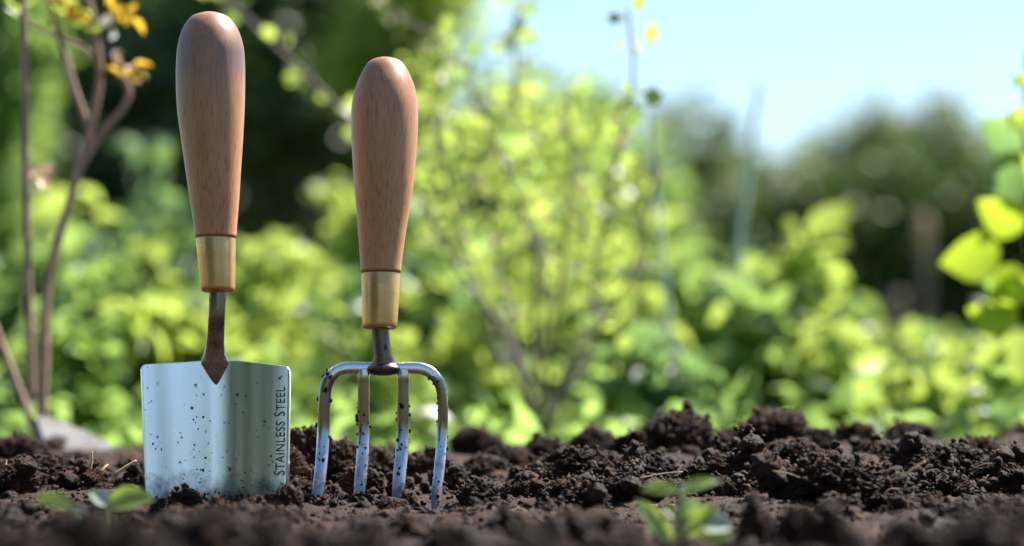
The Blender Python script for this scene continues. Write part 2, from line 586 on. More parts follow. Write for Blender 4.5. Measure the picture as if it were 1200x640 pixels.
def ico(sub):
    bm = bmesh.new()
    bmesh.ops.create_icosphere(bm, subdivisions=sub, radius=1.0)
    V = np.array([v.co[:] for v in bm.verts])
    F = np.array([[v.index for v in f.verts] for f in bm.faces])
    bm.free()
    return V, F


IV6, IF6 = ico(7)
IV4, IF4 = ico(4)
IV3, IF3 = ico(3)
IV2, IF2 = ico(2)


def clod_shape(IV, seed, fine=True):
    p = IV + seed * 3.71
    r = 1 + 0.50 * fbm(p * 0.95, 3, seed)
    r = r + 0.20 * (bumps(p * 2.1 + 0.25 * noise(p * 3, seed)[:, None], seed + 3) - 0.5)
    r = r + 0.15 * (bumps(p * 4.6 + 0.2 * noise(p * 6, seed + 1)[:, None], seed + 5) - 0.5)
    if fine:
        w_ = 0.25 * noise(p * 14, seed + 2)[:, None]
        r = r + 0.125 * (bumps(p * 9.5 + w_, seed + 7) - 0.5) + 0.085 * (bumps(p * 20 + w_, seed + 8) - 0.5) + 0.05 * (bumps(p * 41 + w_, seed + 12) - 0.5) + 0.11 * fbm(p * 7, 4, seed + 9) + 0.055 * fbm(p * 19, 3, seed + 14)
    V = IV * r[:, None]
    return V / (np.abs(V[:, 0]).max() + 1e-9)


CL = [clod_shape(IV6, s) for s in range(6)]
CLM = []
for q, v in enumerate(CL):
    me = np_mesh("soil_clod_%d" % q, v, IF6)
    me.materials.append(M["soil"])
    CLM.append(me)
nclod = 0


def front_cap(x, y):
    """the soil in front of the tools stays low, lower still where the fork and the seedling stand clear"""
    px = 600 + x / y * FPX
    lim = np.interp(px, [0, 165, 185, 195, 240, 260, 300, 318, 350, 370, 530, 560, 700, 745, 860, 885, 1000, 1200], [586, 586, 582, 571, 572, 582, 580, 566, 568, 604, 606, 588, 580, 612, 612, 574, 580, 580])
    return CAMZ - (lim - HORIZON) / FPX * y if y < (1.21 if 496 < px < 530 else 1.16) else 1.0


def clod(x, y, rx, rh, sink=0.35, shape=None, rot=None, top=None):
    """a lump of soil with half-width rx and half-height rh, partly bedded; top fixes the height of its peak"""
    global nclod
    k = int(rng.integers(len(CL))) if shape is None else shape % len(CL)
    a = rng.uniform(0, 6.28) if rot is None else rot
    o = bpy.data.objects.new("soil_clod", CLM[k])
    COL.objects.link(o)
    o.parent = bed
    sc_ = (rx, rx * rng.uniform(0.75, 1.1), rh / max(0.6, np.abs(CL[k][:, 2]).max()))
    tilt = (rng.uniform(-.25, .25), rng.uniform(-.25, .25), a)
    m3 = np.array(Matrix.LocRotScale(Vector((0, 0, 0)), Euler(tilt), Vector(sc_)))[:3, :3]
    Vt = CL[k] @ m3.T
    zmax = Vt[:, 2].max()
    if top is None:
        top = bed_base(np.array([x]), np.array([y]))[0] + zmax * 2 * (1 - sink) + (0.006 if y < 1.05 else 0)
    top = min(top, front_cap(x, y) - (rng.uniform(0, 0.007) if y < 1.1 else 0))
    loc = Vector((x, y, top - zmax))
    o.location, o.rotation_euler, o.scale = loc, tilt, sc_
    splat(Vt + np.array(loc))
    nclod += 1
    return o


def clod_px(px, ptop, wpx, d, shape=None, rot=None, flat=1.0):
    """lump whose top shows at pixel (px, ptop) and is wpx wide in the photo, at depth d"""
    x, y, zt = P(px, ptop, d)
    rx = wpx / 2 / FPX * d
    zb = bed_base(np.array([x]), np.array([y]))[0]
    hh = max(zt - zb, 0.006)
    return clod(x, y, rx, max(hh * 0.62, rx * flat * 0.7), 0.3, shape, rot, zt)


# lumps that give the bed its outline in the photograph
for a in [(980, 527, 150, 1.17, 1), (1030, 545, 100, 1.16, 3), (940, 545, 90, 1.165, 0), (905, 478, 105, 1.42, 1), (868, 500, 80, 1.44, 6), (795, 478, 112, 1.41, 5), (745, 503, 70, 1.40, 9), (718, 528, 92, 1.30, 7),
          (692, 497, 66, 1.46, 2), (640, 511, 84, 1.44, 4), (650, 540, 74, 1.28, 8), (598, 520, 70, 1.42, 10), (565, 531, 74, 1.36, 0),
          (610, 560, 62, 1.22, 11), (560, 560, 58, 1.20, 12), (745, 550, 78, 1.22, 13), (690, 566, 70, 1.17, 1), (640, 585, 54, 1.14, 3),
          (865, 517, 86, 1.30, 2), (830, 540, 62, 1.25, 5), (905, 545, 60, 1.22, 9), (1000, 492, 62, 1.50, 8), (955, 500, 60, 1.46, 10),
          (1062, 492, 90, 1.50, 0), (1120, 520, 96, 1.28, 4), (1085, 532, 60, 1.26, 6), (1112, 552, 100, 1.20, 12), (1170, 512, 90, 1.5, 11),
          (1185, 548, 66, 1.22, 13), (870, 566, 56, 1.12, 7), (1060, 575, 70, 1.14, 2), (1130, 586, 90, 1.08, 5), (1195, 585, 70, 1.06, 1),
          (362, 498, 80, 1.30, 3), (405, 513, 66, 1.31, 6), (330, 520, 50, 1.29, 2), (425, 545, 62, 1.25, 9), (495, 530, 70, 1.32, 7), (525, 540, 50, 1.27, 5),
          (470, 558, 50, 1.24, 8), (388, 572, 60, 1.235, 1), (455, 582, 60, 1.17, 12), (505, 592, 56, 1.165, 4), (415, 592, 62, 1.15, 10), (560, 598, 60, 1.12, 0),
          (345, 560, 60, 1.22, 13), (20, 508, 90, 1.42, 4), (45, 533, 90, 1.30, 8), (15, 540, 90, 1.25, 11), (105, 545, 70, 1.26, 0), (165, 538, 40, 1.40, 2),
          (160, 548, 40, 1.27, 6), (75, 566, 90, 1.15, 3), (130, 572, 80, 1.13, 7), (20, 578, 80, 1.08, 13), (222, 574, 84, 1.155, 9), (275, 584, 60, 1.15, 5),
          (185, 584, 50, 1.15, 1), (330, 582, 50, 1.165, 12),
          (250, 592, 120, 0.86, 10), (320, 596, 90, 0.74, 2), (90, 592, 170, 0.72, 4), (180, 604, 120, 0.70, 6), (430, 604, 140, 0.76, 8), (530, 612, 120, 0.82, 11),
          (690, 586, 120, 0.93, 0), (640, 600, 80, 0.90, 3), (750, 604, 90, 0.84, 5), (885, 580, 70, 0.97, 9), (930, 590, 66, 0.92, 7), (985, 596, 60, 0.86, 13),
          (1070, 606, 110, 0.82, 12), (1160, 596, 140, 0.78, 1), (20, 610, 120, 0.66, 9), (600, 622, 110, 0.72, 10), (850, 622, 100, 0.72, 2)]:
    clod_px(*a)
for a in [(424, 577, 42, 1.185, 2), (385, 586, 40, 1.18, 4), (470, 594, 40, 1.17, 6), (218, 572, 70, 1.155, 1), (335, 566, 52, 1.15, 5), (300, 580, 50, 1.15, 0), (790, 560, 80, 1.2, 2), (720, 552, 90, 1.19, 0),
          (585, 578, 70, 1.15, 5), (660, 560, 80, 1.19, 4), (1090, 566, 90, 1.13, 6), (1160, 560, 100, 1.14, 1), (845, 556, 60, 1.19, 7), (870, 522, 100, 1.25, 3), (1080, 520, 100, 1.27, 5), (760, 530, 90, 1.27, 2), (930, 512, 90, 1.33, 4), (690, 528, 80, 1.32, 1), (1150, 510, 110, 1.36, 0)]:
    clod_px(*a)
# scattered lumps, nearest the frame first
while nclod < 292:
    d = rng.uniform(0.62, 1.62)
    x = (rng.uniform(-60, 1260) - 600) / FPX * d
    rx = float(np.clip(rng.lognormal(-4.6, 0.5), 0.0045, 0.027))
    if abs(d - 1.2) < 0.05 and -0.19 < x < -0.02: rx = min(rx, 0.006)
    clod(x, d, rx, rx * rng.uniform(0.55, 0.85), rng.uniform(0.2, 0.5))

# the smaller lumps and crumbs, past counting
g = Geo()
small = [clod_shape(IV3, 40 + s, False) for s in range(10)]
small = [v * (1 + 0.16 * noise(v * 5.3, s)[:, None] + 0.12 * noise(v * 9.1, s + 4)[:, None]) for s, v in enumerate(small)]
xs, ys, ss = [], [], []
for q in range(950):
    d = rng.uniform(0.98, 1.3) if q % 3 == 0 else rng.uniform(0.5, 1.66)
    inside = q < 820
    x = (rng.uniform(-80, 1280) - 600) / FPX * d if inside else rng.uniform(-1.0, 1.0)
    r = float(np.clip(rng.lognormal(-5.6, 0.4), 0.002, 0.0085)) * (1.0 if inside else 2.0)
    if abs(d - 1.2) < 0.05 and -0.19 < x < -0.02: r = min(r, 0.005)
    z = top_at(x, d)
    a, b = rng.uniform(0, 6.28), rng.uniform(-.5, .5)
    ca, sa, cb, sb_ = math.cos(a), math.sin(a), math.cos(b), math.sin(b)
    R = np.array(((ca, -sa, 0), (sa, ca, 0), (0, 0, 1))) @ np.array(((1, 0, 0), (0, cb, -sb_), (0, sb_, cb)))
    Vt = (small[q % 10] * (1, 0.9, 0.8)) @ R.T * r + (x, d, z + r * 0.15)
    Vt[:, 2] += min(0.0, front_cap(x, d) - Vt[:, 2].max())
    splat(Vt)
    g.add(Vt, IF3)
crumb = [IV2 * (1 + 0.95 * noise(IV2 * 1.5 + s * 5.3, s)[:, None] + 0.6 * noise(IV2 * 3.3 + s, s + 2)[:, None]) * (1, .8, .7) for s in range(12)]
NC = 12500
d_ = np.where(rng.uniform(0, 1, NC) < .40, rng.uniform(0.98, 1.3, NC), rng.uniform(0.62, 1.64, NC))
x_ = (rng.uniform(-70, 1270, NC) - 600) / FPX * d_
r_ = np.clip(rng.lognormal(-7.15, 0.5, NC), 0.0004, 0.0028)
z_ = top_at(x_, d_)
q_ = rng.normal(size=(NC, 4))
q_ /= np.linalg.norm(q_, axis=1)[:, None]
w_, a_, b_, c_ = q_.T
RM = np.stack((1 - 2 * (b_ * b_ + c_ * c_), 2 * (a_ * b_ - c_ * w_), 2 * (a_ * c_ + b_ * w_),
               2 * (a_ * b_ + c_ * w_), 1 - 2 * (a_ * a_ + c_ * c_), 2 * (b_ * c_ - a_ * w_),
               2 * (a_ * c_ - b_ * w_), 2 * (b_ * c_ + a_ * w_), 1 - 2 * (a_ * a_ + b_ * b_)), -1).reshape(-1, 3, 3)
for s in range(12):
    idx = np.arange(s, NC, 12)
    v = np.einsum('nij,vj->nvi', RM[idx], crumb[s]) * r_[idx][:, None, None]
    v = v + np.stack((x_[idx], d_[idx], z_[idx] + r_[idx] * 0.35), -1)[:, None, :]
    f = IF2[None] + (np.arange(len(idx)) * len(IV2))[:, None, None]
    g.add(v.reshape(-1, 3), f.reshape(-1, 3))
cr = link("soil_crumb", g.mesh("soil_crumb"), M["soil"], bed)
tag(cr, kind="stuff")

# root fibres and chaff lying on the soil
g = Geo()
for q in range(150):
    d = rng.uniform(0.95, 1.5)
    x = (rng.uniform(0, 1200) - 600) / FPX * d
    n = int(rng.integers(4, 8))
    a = rng.uniform(0, 6.28)
    st = rng.uniform(0.0015, 0.0045)
    p = np.array((x, d))
    pts = []
    for k in range(n):
        z = float(top_at(p[0], p[1])) + 0.0004 + abs(rng.normal(0, 0.0006))
        if pts and abs(z - pts[-1][2]) > 0.0035: break
        pts.append((p[0], p[1], z))
        a += rng.normal(0, 0.6)
        p = p + st * np.array((math.cos(a), math.sin(a)))
    if len(pts) > 2: g.tube(spline(pts, len(pts) * 2), rng.uniform(0.00012, 0.00026), 4)
fb = link("root_fibre", g.mesh("root_fibre"), M["straw"], bed)
tag(fb, kind="stuff")

# ---------------------------------------------------------------- the two tools
TILT = math.radians(4.3)
RX = Matrix.Rotation(-TILT, 4, 'X')
ZT = np.array((0, math.sin(TILT), math.cos(TILT)))
NT = np.array((0, -math.cos(TILT), math.sin(TILT)))


class Tool:
    def __init__(self, name, px, py, label, cat):
        self.O = P(px, py, FOCUS)
        self.root = empty(name, self.O)
        self.root.rotation_euler = (-TILT, 0, 0)
        tag(self.root, label, cat, "hand tools standing in the soil")

    def loc(self, px, py):
        c = np.array((0, 0, CAMZ))
        r = P(px, py, 1.0) - c
        t = np.dot(self.O - c, NT) / np.dot(r, NT)
        p = c + t * r - self.O
        return p[0], np.dot(p, ZT), t / FPX       # x, z, metres per pixel

    def lathe(self, name, prof, mat, n=70, sides=48, close_top=True, yoff=0.0, parent=None, interp=True):
        """prof rows: py, px of the axis, half-width in px"""
        rows = []
        for py, px, hw in prof:
            x, z, s = self.loc(px, py)
            rows.append((x, z, hw * s))
        rows = np.array(rows)
        if interp:
            if close_top:
                rr = np.vstack((rows[1] * (1, 1, -1), rows))
                p = np.vstack((rr, 2 * rr[-1] - rr[-2]))
                u = np.linspace(0, len(p) - 3, n)
                i = np.minimum(u.astype(int), len(p) - 4)
                t = (u - i)[:, None]
                a, b, c, d = p[i], p[i + 1], p[i + 2], p[i + 3]
                rows = 0.5 * (2 * b + (c - a) * t + (2 * a - 5 * b + 4 * c - d) * t ** 2 + (3 * b - a - 3 * c + d) * t ** 3)
                rows[:, 2] = np.maximum(rows[:, 2], 1e-6)
            else:
                rows = spline(rows, n)
        ang = np.arange(sides) * 2 * math.pi / sides
        V = np.stack((rows[:, None, 0] + rows[:, None, 2] * np.cos(ang), yoff + rows[:, None, 2] * np.sin(ang) * np.ones((len(rows), 1)),
                      rows[:, None, 1] * np.ones(sides)), -1).reshape(-1, 3)
        m_ = len(rows)
        i = np.arange(m_ - 1)[:, None] * sides
        j = np.arange(sides)[None, :]
        k = (j + 1) % sides
        F4 = np.stack((i + j, i + sides + j, i + sides + k, i + k), -1).reshape(-1, 4)
        V = np.vstack((V, (rows[0, 0], yoff, rows[0, 1]), (rows[-1, 0], yoff, rows[-1, 1])))
        c0, c1 = m_ * sides, m_ * sides + 1
        F3 = [(c0, q, (q + 1) % sides) for q in range(sides)] + [(c1, (m_ - 1) * sides + (q + 1) % sides, (m_ - 1) * sides + q) for q in range(sides)]
        return link(name, np_mesh(name, V, [np.array(F3), F4]), mat, parent or self.root)

    def pts(self, L, y=0.0):
        out = []
        for e in L:
            x, z, s = self.loc(e[0], e[1])
            out.append((x, e[2] if len(e) > 2 else y, z))
        return out


S0 = FOCUS / FPX
tr = Tool("garden_trowel", 253, 590, "hand trowel with tallest wooden handle and shiny square-shouldered steel blade", "trowel")
tr.lathe("handle", [(14, 246.4, 0), (17.5, 246.4, 15.5), (23, 246.4, 24.5), (36, 246.6, 33), (54, 246.8, 38.4), (72, 246.8, 40), (93, 246.7, 40.4), (126, 247, 39.5), (162, 248.4, 36.3),
                    (198, 249.8, 32.5), (230, 251.1, 29.3), (262, 252.3, 25.6), (278, 252.8, 24.1)], M["wood_trowel"], 90)
tr.lathe("ferrule", [(279, 252.9, 22.4), (279.4, 252.9, 23.0), (280.5, 252.9, 23.2), (300, 253.7, 22.4), (320, 254.6, 21.2), (336, 255.3, 20.2), (339.5, 255.5, 19.6), (341.5, 255.6, 18.6), (342, 255.6, 17.5)],
         M["brass"], 9, 48, False, interp=False)
SAG = 0.0105
WB = 87.0 * S0


def blade_y(u):
    return SAG * (1 - u * u) + 0.00035 * math.sin(4.3 * u + 0.6)


# blade: concave sheet, shoulders square with rounded corners, lower half buried
nu, nv = 81, 90
us = np.linspace(-1, 1, nu)
rows = []
ys_v = np.concatenate((np.linspace(0, 1, 60) ** 1.2 * 0.55, np.linspace(0.56, 1, 30)))
Vb = []
for v in ys_v:
    for u in us:
        ytop = np.interp(u, [-1, -0.24, -0.1, 0.17, 0.28, 1], [427.2, 421, 420.6, 420.6, 420.6, 429.5])
        cr_ = max(0.0, (abs(u) - 0.935) / 0.065)
        ytop += 6.0 * (1 - math.sqrt(max(0, 1 - cr_ ** 2)))
        ybot = 600 + 150 * math.sqrt(max(0.0, 1 - abs(u) ** 2.2))
        py = ytop + (ybot - ytop) * v
        hl = np.interp(py, [421, 580, 640, 760], [87.2, 81.5, 76, 60])
        hr = np.interp(py, [421, 560, 640, 760], [86.8, 84.5, 78, 62])
        px = 252.5 + u * (hl if u < 0 else hr)
        x, z, s = tr.loc(px, py)
        yy = blade_y(u)
        Vb.append((x, yy, z))
Vb = np.array(Vb)
ii = (np.arange(nv - 1)[:, None] * nu + np.arange(nu - 1)[None, :]).ravel()
blade = link("blade", np_mesh("blade", Vb, np.stack((ii, ii + nu, ii + nu + 1, ii + 1), -1)), M["steel_blade"], tr.root)
so = blade.modifiers.new("thickness", 'SOLIDIFY')
so.thickness = 0.0017
so.offset = -1.0
bv = blade.modifiers.new("edge", 'BEVEL')
bv.width = 0.0004
bv.segments = 2
bv.limit_method = 'ANGLE'
bv.angle_limit = math.radians(50)
# shank that flares into a V where it is welded to the blade
L = [(255.4, 338, 0.0, 10.4), (255, 350, 0.000, 10.0), (253.6, 372, 0.001, 9.8), (251.4, 395, 0.0045, 10.2), (250.2, 406, 0.0070, 11.2), (249.4, 414, 0.0088, 13.6), (249.0, 421, 0.0101, 16.4),
     (249.1, 426, 0.0106, 15.6), (249.2, 432, 0.0108, 12.4), (249.6, 440, 0.0109, 7.8), (250.0, 447, 0.0110, 3.6), (250.2, 451, 0.0111, 1.2)]
pts, rad = [], []
for px, py, y, r in L:
    x, z, s = tr.loc(px, py)
    pts.append((x, y, z))
    rad.append(r * s)
g = Geo()
pr = spline(np.column_stack((np.array(pts), rad)), 60)
g.tube(pr[:, :3], np.maximum(pr[:, 3], 2e-4), 24, ell=0.38)
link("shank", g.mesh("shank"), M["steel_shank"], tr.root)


# stamped lettering, reading upwards along the right edge of the blade
fc = bpy.data.curves.new("lettering", 'FONT')
fc.body = "Stainless Steel"
fc.small_caps_scale = 0.86
fc.size = 1.0
fc.extrude = 0.012
fc.offset = 0.0
fc.space_character = 1.06
fc.resolution_u = 3
for q in range(len(fc.body)):
    fc.body_format[q].use_small_caps = True
fo = bpy.data.objects.new("lettering", fc)
COL.objects.link(fo)
dg = bpy.context.evaluated_depsgraph_get()
me = bpy.data.meshes.new_from_object(fo.evaluated_get(dg))
bpy.data.objects.remove(fo)
co = np.array([v.co[:] for v in me.vertices])
lo, hi = co.min(0), co.max(0)
tn = (co - lo) / (hi - lo)
out = np.zeros_like(co)
for q, (a, b, c) in enumerate(tn):
    py = 557 - a * 104
    px = np.interp(py, [453, 557], [336.5, 334.0]) - b * 0 - (1 - b) * 0
    px = np.interp(py, [453, 557], [320.6, 320.0]) + (1 - b) * 13.2
    x, z, s = tr.loc(px, py)
    u = (px - 252.5) / np.interp(py, [421, 560, 640], [86.8, 84.5, 78])
    out[q] = (x, blade_y(u) - 0.00025 + (0.0006 if c < 0.5 else 0), z)
me.vertices.foreach_set("co", out.astype(np.float32).ravel())
me.update()
me.name = "lettering"
link("lettering", me, M["engraving"], blade)

# crumbs of soil stuck on the blade
g = Geo()
for q in range(190):
    u = rng.uniform(-0.97, 0.97)
    py = 430 + 160 * rng.uniform(0, 1) ** (0.55 if rng.uniform() < 0.6 else 1)
    if u > 0.72 or (u > 0.3 and rng.uniform() < 0.3): continue
    px = 252.5 + u * 84
    x, z, s = tr.loc(px, py)
    r = float(np.clip(rng.lognormal(-0.45, 0.5), 0.3, 1.7)) * s
    g.add(crumb[q % 12] * (r, r * 0.45, r * rng.uniform(0.9, 1.7)) + (x, blade_y(u) - r * 0.15, z), IF2)
for px, py, r in [(178, 520, 3.0), (183, 512, 2.6), (181, 526, 2.4), (186, 518, 1.6), (187, 545, 2.0), (176.5, 470, 1.4), (172, 455, 1.3), (327, 443, 2.3), (329.5, 440.5, 1.6), (317, 534, 2.4), (319, 541, 2.0),
                  (314, 545, 1.6), (243, 492, 1.7), (254, 577, 2.2), (265, 547, 1.9), (258, 535, 1.4), (286, 463, 1.6), (308, 498, 1.5)]:
    x, z, s = tr.loc(px, py)
    u = (px - 252.5) / 85.5
    g.add(crumb[int(px) % 12] * (r * s * .6, r * s * 0.4, r * s * .8) + (x, blade_y(u) - r * s * 0.1, z), IF2)
tag(link("soil_speck", g.mesh("soil_speck"), M["soil"], blade), kind="stuff")

fk = Tool("garden_fork", 447, 590, "four-tined hand fork with wooden handle and brass ferrule, beside the trowel", "fork")
fk.lathe("handle", [(67, 451.6, 0), (70.3, 451.7, 15), (76, 451.7, 22), (86, 451.7, 28), (100.6, 451.5, 34), (118.6, 451, 38.1), (136.5, 450.7, 39.3), (162, 450.5, 38.8), (198, 450.1, 36.4), (230, 449.4, 33.4), (266, 448, 28.8),
                    (302, 446.7, 24.9), (319, 446.2, 23.6)], M["wood_fork"], 90)
fk.lathe("ferrule", [(320.2, 446.1, 21.8), (320.6, 446.1, 22.4), (321.6, 446.1, 22.6), (345, 445.8, 22.0), (365, 445.4, 21.3), (378, 445.2, 20.7), (382, 445.1, 20.2), (384.5, 445.1, 19.4), (385.2, 445.1, 18.2)],
         M["brass"], 9, 48, False, interp=False)
g = Geo()
L = [(445.2, 382, 10.6), (446, 390, 10.4), (447.5, 405, 10.4), (449, 418, 11.2), (449.5, 426, 14.5), (449.5, 432, 20.0), (449.5, 438, 15.0), (449.5, 440, 6.0)]
pts, rad = [], []
for px, py, r in L:
    x, z, s = fk.loc(px, py)
    pts.append((x, 0.0 if py < 420 else 0.0008, z))
    rad.append(r * s)
pr = spline(np.column_stack((np.array(pts), rad)), 50)
g.tube(pr[:, :3], np.maximum(pr[:, 3], 3e-4), 20, ell=0.66)
link("shank", g.mesh("shank"), M["steel_neck"], fk.root)


def tine(path, hw, name="tine"):
    """path rows px, py; the lower part sweeps forwards"""
    pp = spline(np.array(path, float), 70)
    pts, rad = [], []
    for (px, py), r in zip(pp, np.interp(np.linspace(0, 1, 70), np.linspace(0, 1, len(hw)), hw)):
        x, z, s = fk.loc(px, py)
        q_ = (py - 440) * s
        t = max(0.0, (py - 495) / 100.0)
        pts.append((x, 0.002 + 0.12 * min(max(q_, 0), 0.04) - 0.016 * t ** 1.6, z))
        rad.append(r * s)
    pts, rad = np.array(pts), np.array(rad)
    g = Geo()
    n = len(pts)
    tt = np.gradient(pts, axis=0)
    tt /= np.linalg.norm(tt, axis=1)[:, None]
    bb = np.array((0, 1.0, 0)) - tt * tt[:, 1:2]
    bb /= np.linalg.norm(bb, axis=1)[:, None]
    aa = np.cross(tt, bb)
    ang = np.arange(20) * 2 * math.pi / 20
    sq = 1.0 / (np.abs(np.cos(ang)) ** 3.2 + np.abs(np.sin(ang)) ** 3.2) ** (1 / 3.2)        # rounded square section
    ring = (np.cos(ang) * sq)[None, :, None] * aa[:, None] + (np.sin(ang) * sq * 0.9)[None, :, None] * bb[:, None]
    Vt = (pts[:, None] + ring * rad[:, None, None]).reshape(-1, 3)
    i = np.arange(n - 1)[:, None] * 20
    j = np.arange(20)[None, :]
    k = (j + 1) % 20
    F4 = np.stack((i + j, i + 20 + j, i + 20 + k, i + k), -1).reshape(-1, 4)
    Vt = np.vstack((Vt, pts[-1], pts[0]))
    F3 = [(n * 20, (n - 1) * 20 + (q + 1) % 20, (n - 1) * 20 + q) for q in range(20)] + [(n * 20 + 1, q, (q + 1) % 20) for q in range(20)]
    g.add(Vt, F3, F4)
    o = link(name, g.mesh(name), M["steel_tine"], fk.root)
    # soil sticking to the tine
    c = Geo()
    for q in range(36):
        k = int(rng.uniform(0.32, 0.95) * n)
        a = rng.choice([rng.uniform(-0.5, 0.5), math.pi + rng.uniform(-0.5, 0.5), -math.pi / 2 + rng.uniform(-.9, .9)])
        r = float(np.clip(rng.lognormal(-7.3, 0.45), 0.0004, 0.0016))
        pos = pts[k] + (aa[k] * math.cos(a) + bb[k] * math.sin(a)) * (rad[k] * 1.06)
        c.add(crumb[q % 12] * (r * .7, r * .6, r * 1.2) + pos, IF2)
    tag(link("soil_speck", c.mesh("soil_speck"), M["soil"], o), kind="stuff")
    return o


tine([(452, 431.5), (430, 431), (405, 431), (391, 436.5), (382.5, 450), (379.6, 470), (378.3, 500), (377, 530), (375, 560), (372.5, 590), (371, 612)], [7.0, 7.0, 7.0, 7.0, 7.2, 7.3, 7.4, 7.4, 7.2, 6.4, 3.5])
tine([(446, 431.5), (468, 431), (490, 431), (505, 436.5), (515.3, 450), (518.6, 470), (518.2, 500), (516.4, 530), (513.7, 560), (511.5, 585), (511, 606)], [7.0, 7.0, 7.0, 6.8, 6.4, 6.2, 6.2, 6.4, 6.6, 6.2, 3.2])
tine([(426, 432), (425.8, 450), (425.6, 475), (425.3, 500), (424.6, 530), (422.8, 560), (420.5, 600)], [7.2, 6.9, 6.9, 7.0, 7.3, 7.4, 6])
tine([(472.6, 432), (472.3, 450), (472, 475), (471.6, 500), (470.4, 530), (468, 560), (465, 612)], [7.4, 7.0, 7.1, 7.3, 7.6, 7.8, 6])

# ---------------------------------------------------------------- leaves and plants
def leaf_template(kind):
    if kind in ('oval', 'broad', 'narrow'):
        t = np.array((0, .18, .42, .7, .9, 1.0))
        w = np.array((0, .20, .30, .24, .10, 0))
        w = w * {'oval': 1.0, 'broad': 1.45, 'narrow': 0.62}[kind]
        V, F = [(0, 0, 0)], []
        for a, b in zip(t[1:-1], w[1:-1]):
            for s in (-1, 0, 1):
                V.append((s * b, a, abs(s) * b * 0.45 - 0.22 * a * a))
        V.append((0, 1, -0.24))
        for s in (0, 1):
            F.append((0, 1 + s + 1, 1 + s))
            for r in range(3):
                o = 1 + r * 3 + s
                F += [(o, o + 1, o + 4), (o, o + 4, o + 3)]
            F.append((10 + s, 11 + s, 13))
        return np.array(V), np.array(F)
    if kind == 'lobed':
        r = [.30, .62, .50, .92, .66, 1.0, .66, .92, .50, .62, .30]
        a = np.radians([-165, -125, -95, -52, -28, 0, 28, 52, 95, 125, 165])
        V = [(0, .38, -0.02), (0, 0.1, 0)]
        for q, (rr, aa) in enumerate(zip(r, a)):
            x, y = rr * .62 * math.sin(aa), .38 + rr * .62 * math.cos(aa)
            V.append((x, y, 0.10 * abs(x) - 0.28 * (x * x + (y - .38) ** 2) + (0.05 if q % 2 == 0 else 0)))
        n = len(r)
        F = [(0, 2 + q + 1, 2 + q) for q in range(n - 1)] + [(0, 2, 1), (0, 1, 2 + n - 1)]
        return np.array(V), np.array(F)
    V = np.array([(0, 0, 0), (-.28, .45, .10), (0, .5, 0), (.28, .45, .10), (0, 1, -.12)])
    return V, np.array([(0, 2, 1), (0, 3, 2), (1, 2, 4), (2, 3, 4)])


LT = {k: leaf_template(k) for k in ('oval', 'broad', 'narrow', 'lobed', 'simple')}


def frames(dirs, normals):
    y = dirs / (np.linalg.norm(dirs, axis=1)[:, None] + 1e-9)
    x = np.cross(y, normals)
    x /= np.linalg.norm(x, axis=1)[:, None] + 1e-9
    z = np.cross(x, y)
    return np.stack((x, y, z), -1)          # columns


def rand_dirs(n, up=0.0, flat=1.0):
    d = rng.normal(size=(n, 3))
    d[:, 2] = d[:, 2] * flat + up
    return d / np.linalg.norm(d, axis=1)[:, None]


def leaf_mass(g, pos, size, kind='simple', up=0.15, flat=0.6, nup=0.9, tint=None):
    n = len(pos)
    V, F = LT[kind]
    R = frames(rand_dirs(n, up, flat), rand_dirs(n, nup))
    size = np.broadcast_to(size, (n,))
    v = np.einsum('nij,vj->nvi', R, V) * size[:, None, None] + pos[:, None, :]
    f = F[None] + (np.arange(n) * len(V))[:, None, None]
    if tint is None: tint = rng.uniform(0, 1, n)
    g.add(v.reshape(-1, 3), f.reshape(-1, 3), tint=np.repeat(tint, len(V)))


LEAFM = {}


def leaf_part(parent, origin, pos, d, nrm, size, kind, mat, name="leaf"):
    key = (kind, mat)
    if key not in LEAFM:
        V, F = LT[kind]
        me = np_mesh("leaf_" + kind, V, F, True, np.full(len(V), 0.5))
        me.materials.append(M[mat])
        LEAFM[key] = me
    o = bpy.data.objects.new(name, LEAFM[key])
    COL.objects.link(o)
    o.parent = parent
    R = frames(np.asarray(d, float)[None], np.asarray(nrm, float)[None])[0]
    m = Matrix(((R[0, 0] * size, R[0, 1] * size, R[0, 2] * size, pos[0] - origin[0]),
                (R[1, 0] * size, R[1, 1] * size, R[1, 2] * size, pos[1] - origin[1]),
                (R[2, 0] * size, R[2, 1] * size, R[2, 2] * size, pos[2] - origin[2]), (0, 0, 0, 1)))
    o.matrix_local = m
    return o


GZ = -0.03


def stem_path(rows, d, wob=0.0):
    """rows px, py [, extra depth] -> world polyline"""
    out = []
    for e in rows:
        out.append(P(e[0], e[1], d + (e[2] if len(e) > 2 else 0)))
    return np.array(out)


# ---- young shrub with bare brown stems at the left
d = 1.68
org = P(50, 500, d)
sh = tag(empty("young_shrub", org), "bare brown-stemmed young shrub with orange-yellow tips at the left edge", "shrub")
LS = [([(48, 505), (52, 420), (55, 340), (75, 258), (95, 190), (116, 100), (112, 40), (98, -25)], 7.5, 4.0),
      ([(92, 200), (118, 158), (146, 124), (150, 100), (134, 84)], 5.5, 3.5),
      ([(103, 150), (86, 100), (72, 50), (58, 5), (52, -20)], 5.0, 3.4),
      ([(120, 82), (100, 58), (70, 45), (34, 28)], 3.6, 2.4),
      ([(45, 515), (26, 468), (8, 420), (-12, 370)], 6.0, 5.0)]
for rows, r0, r1 in LS:
    g = Geo()
    p = spline(stem_path(rows, d), 36)
    g.tube(p, np.linspace(r0, r1, 36) * .85 * d / FPX, 8)
    link("stem", g.mesh("stem", origin=org), M["bark_brown"], sh)
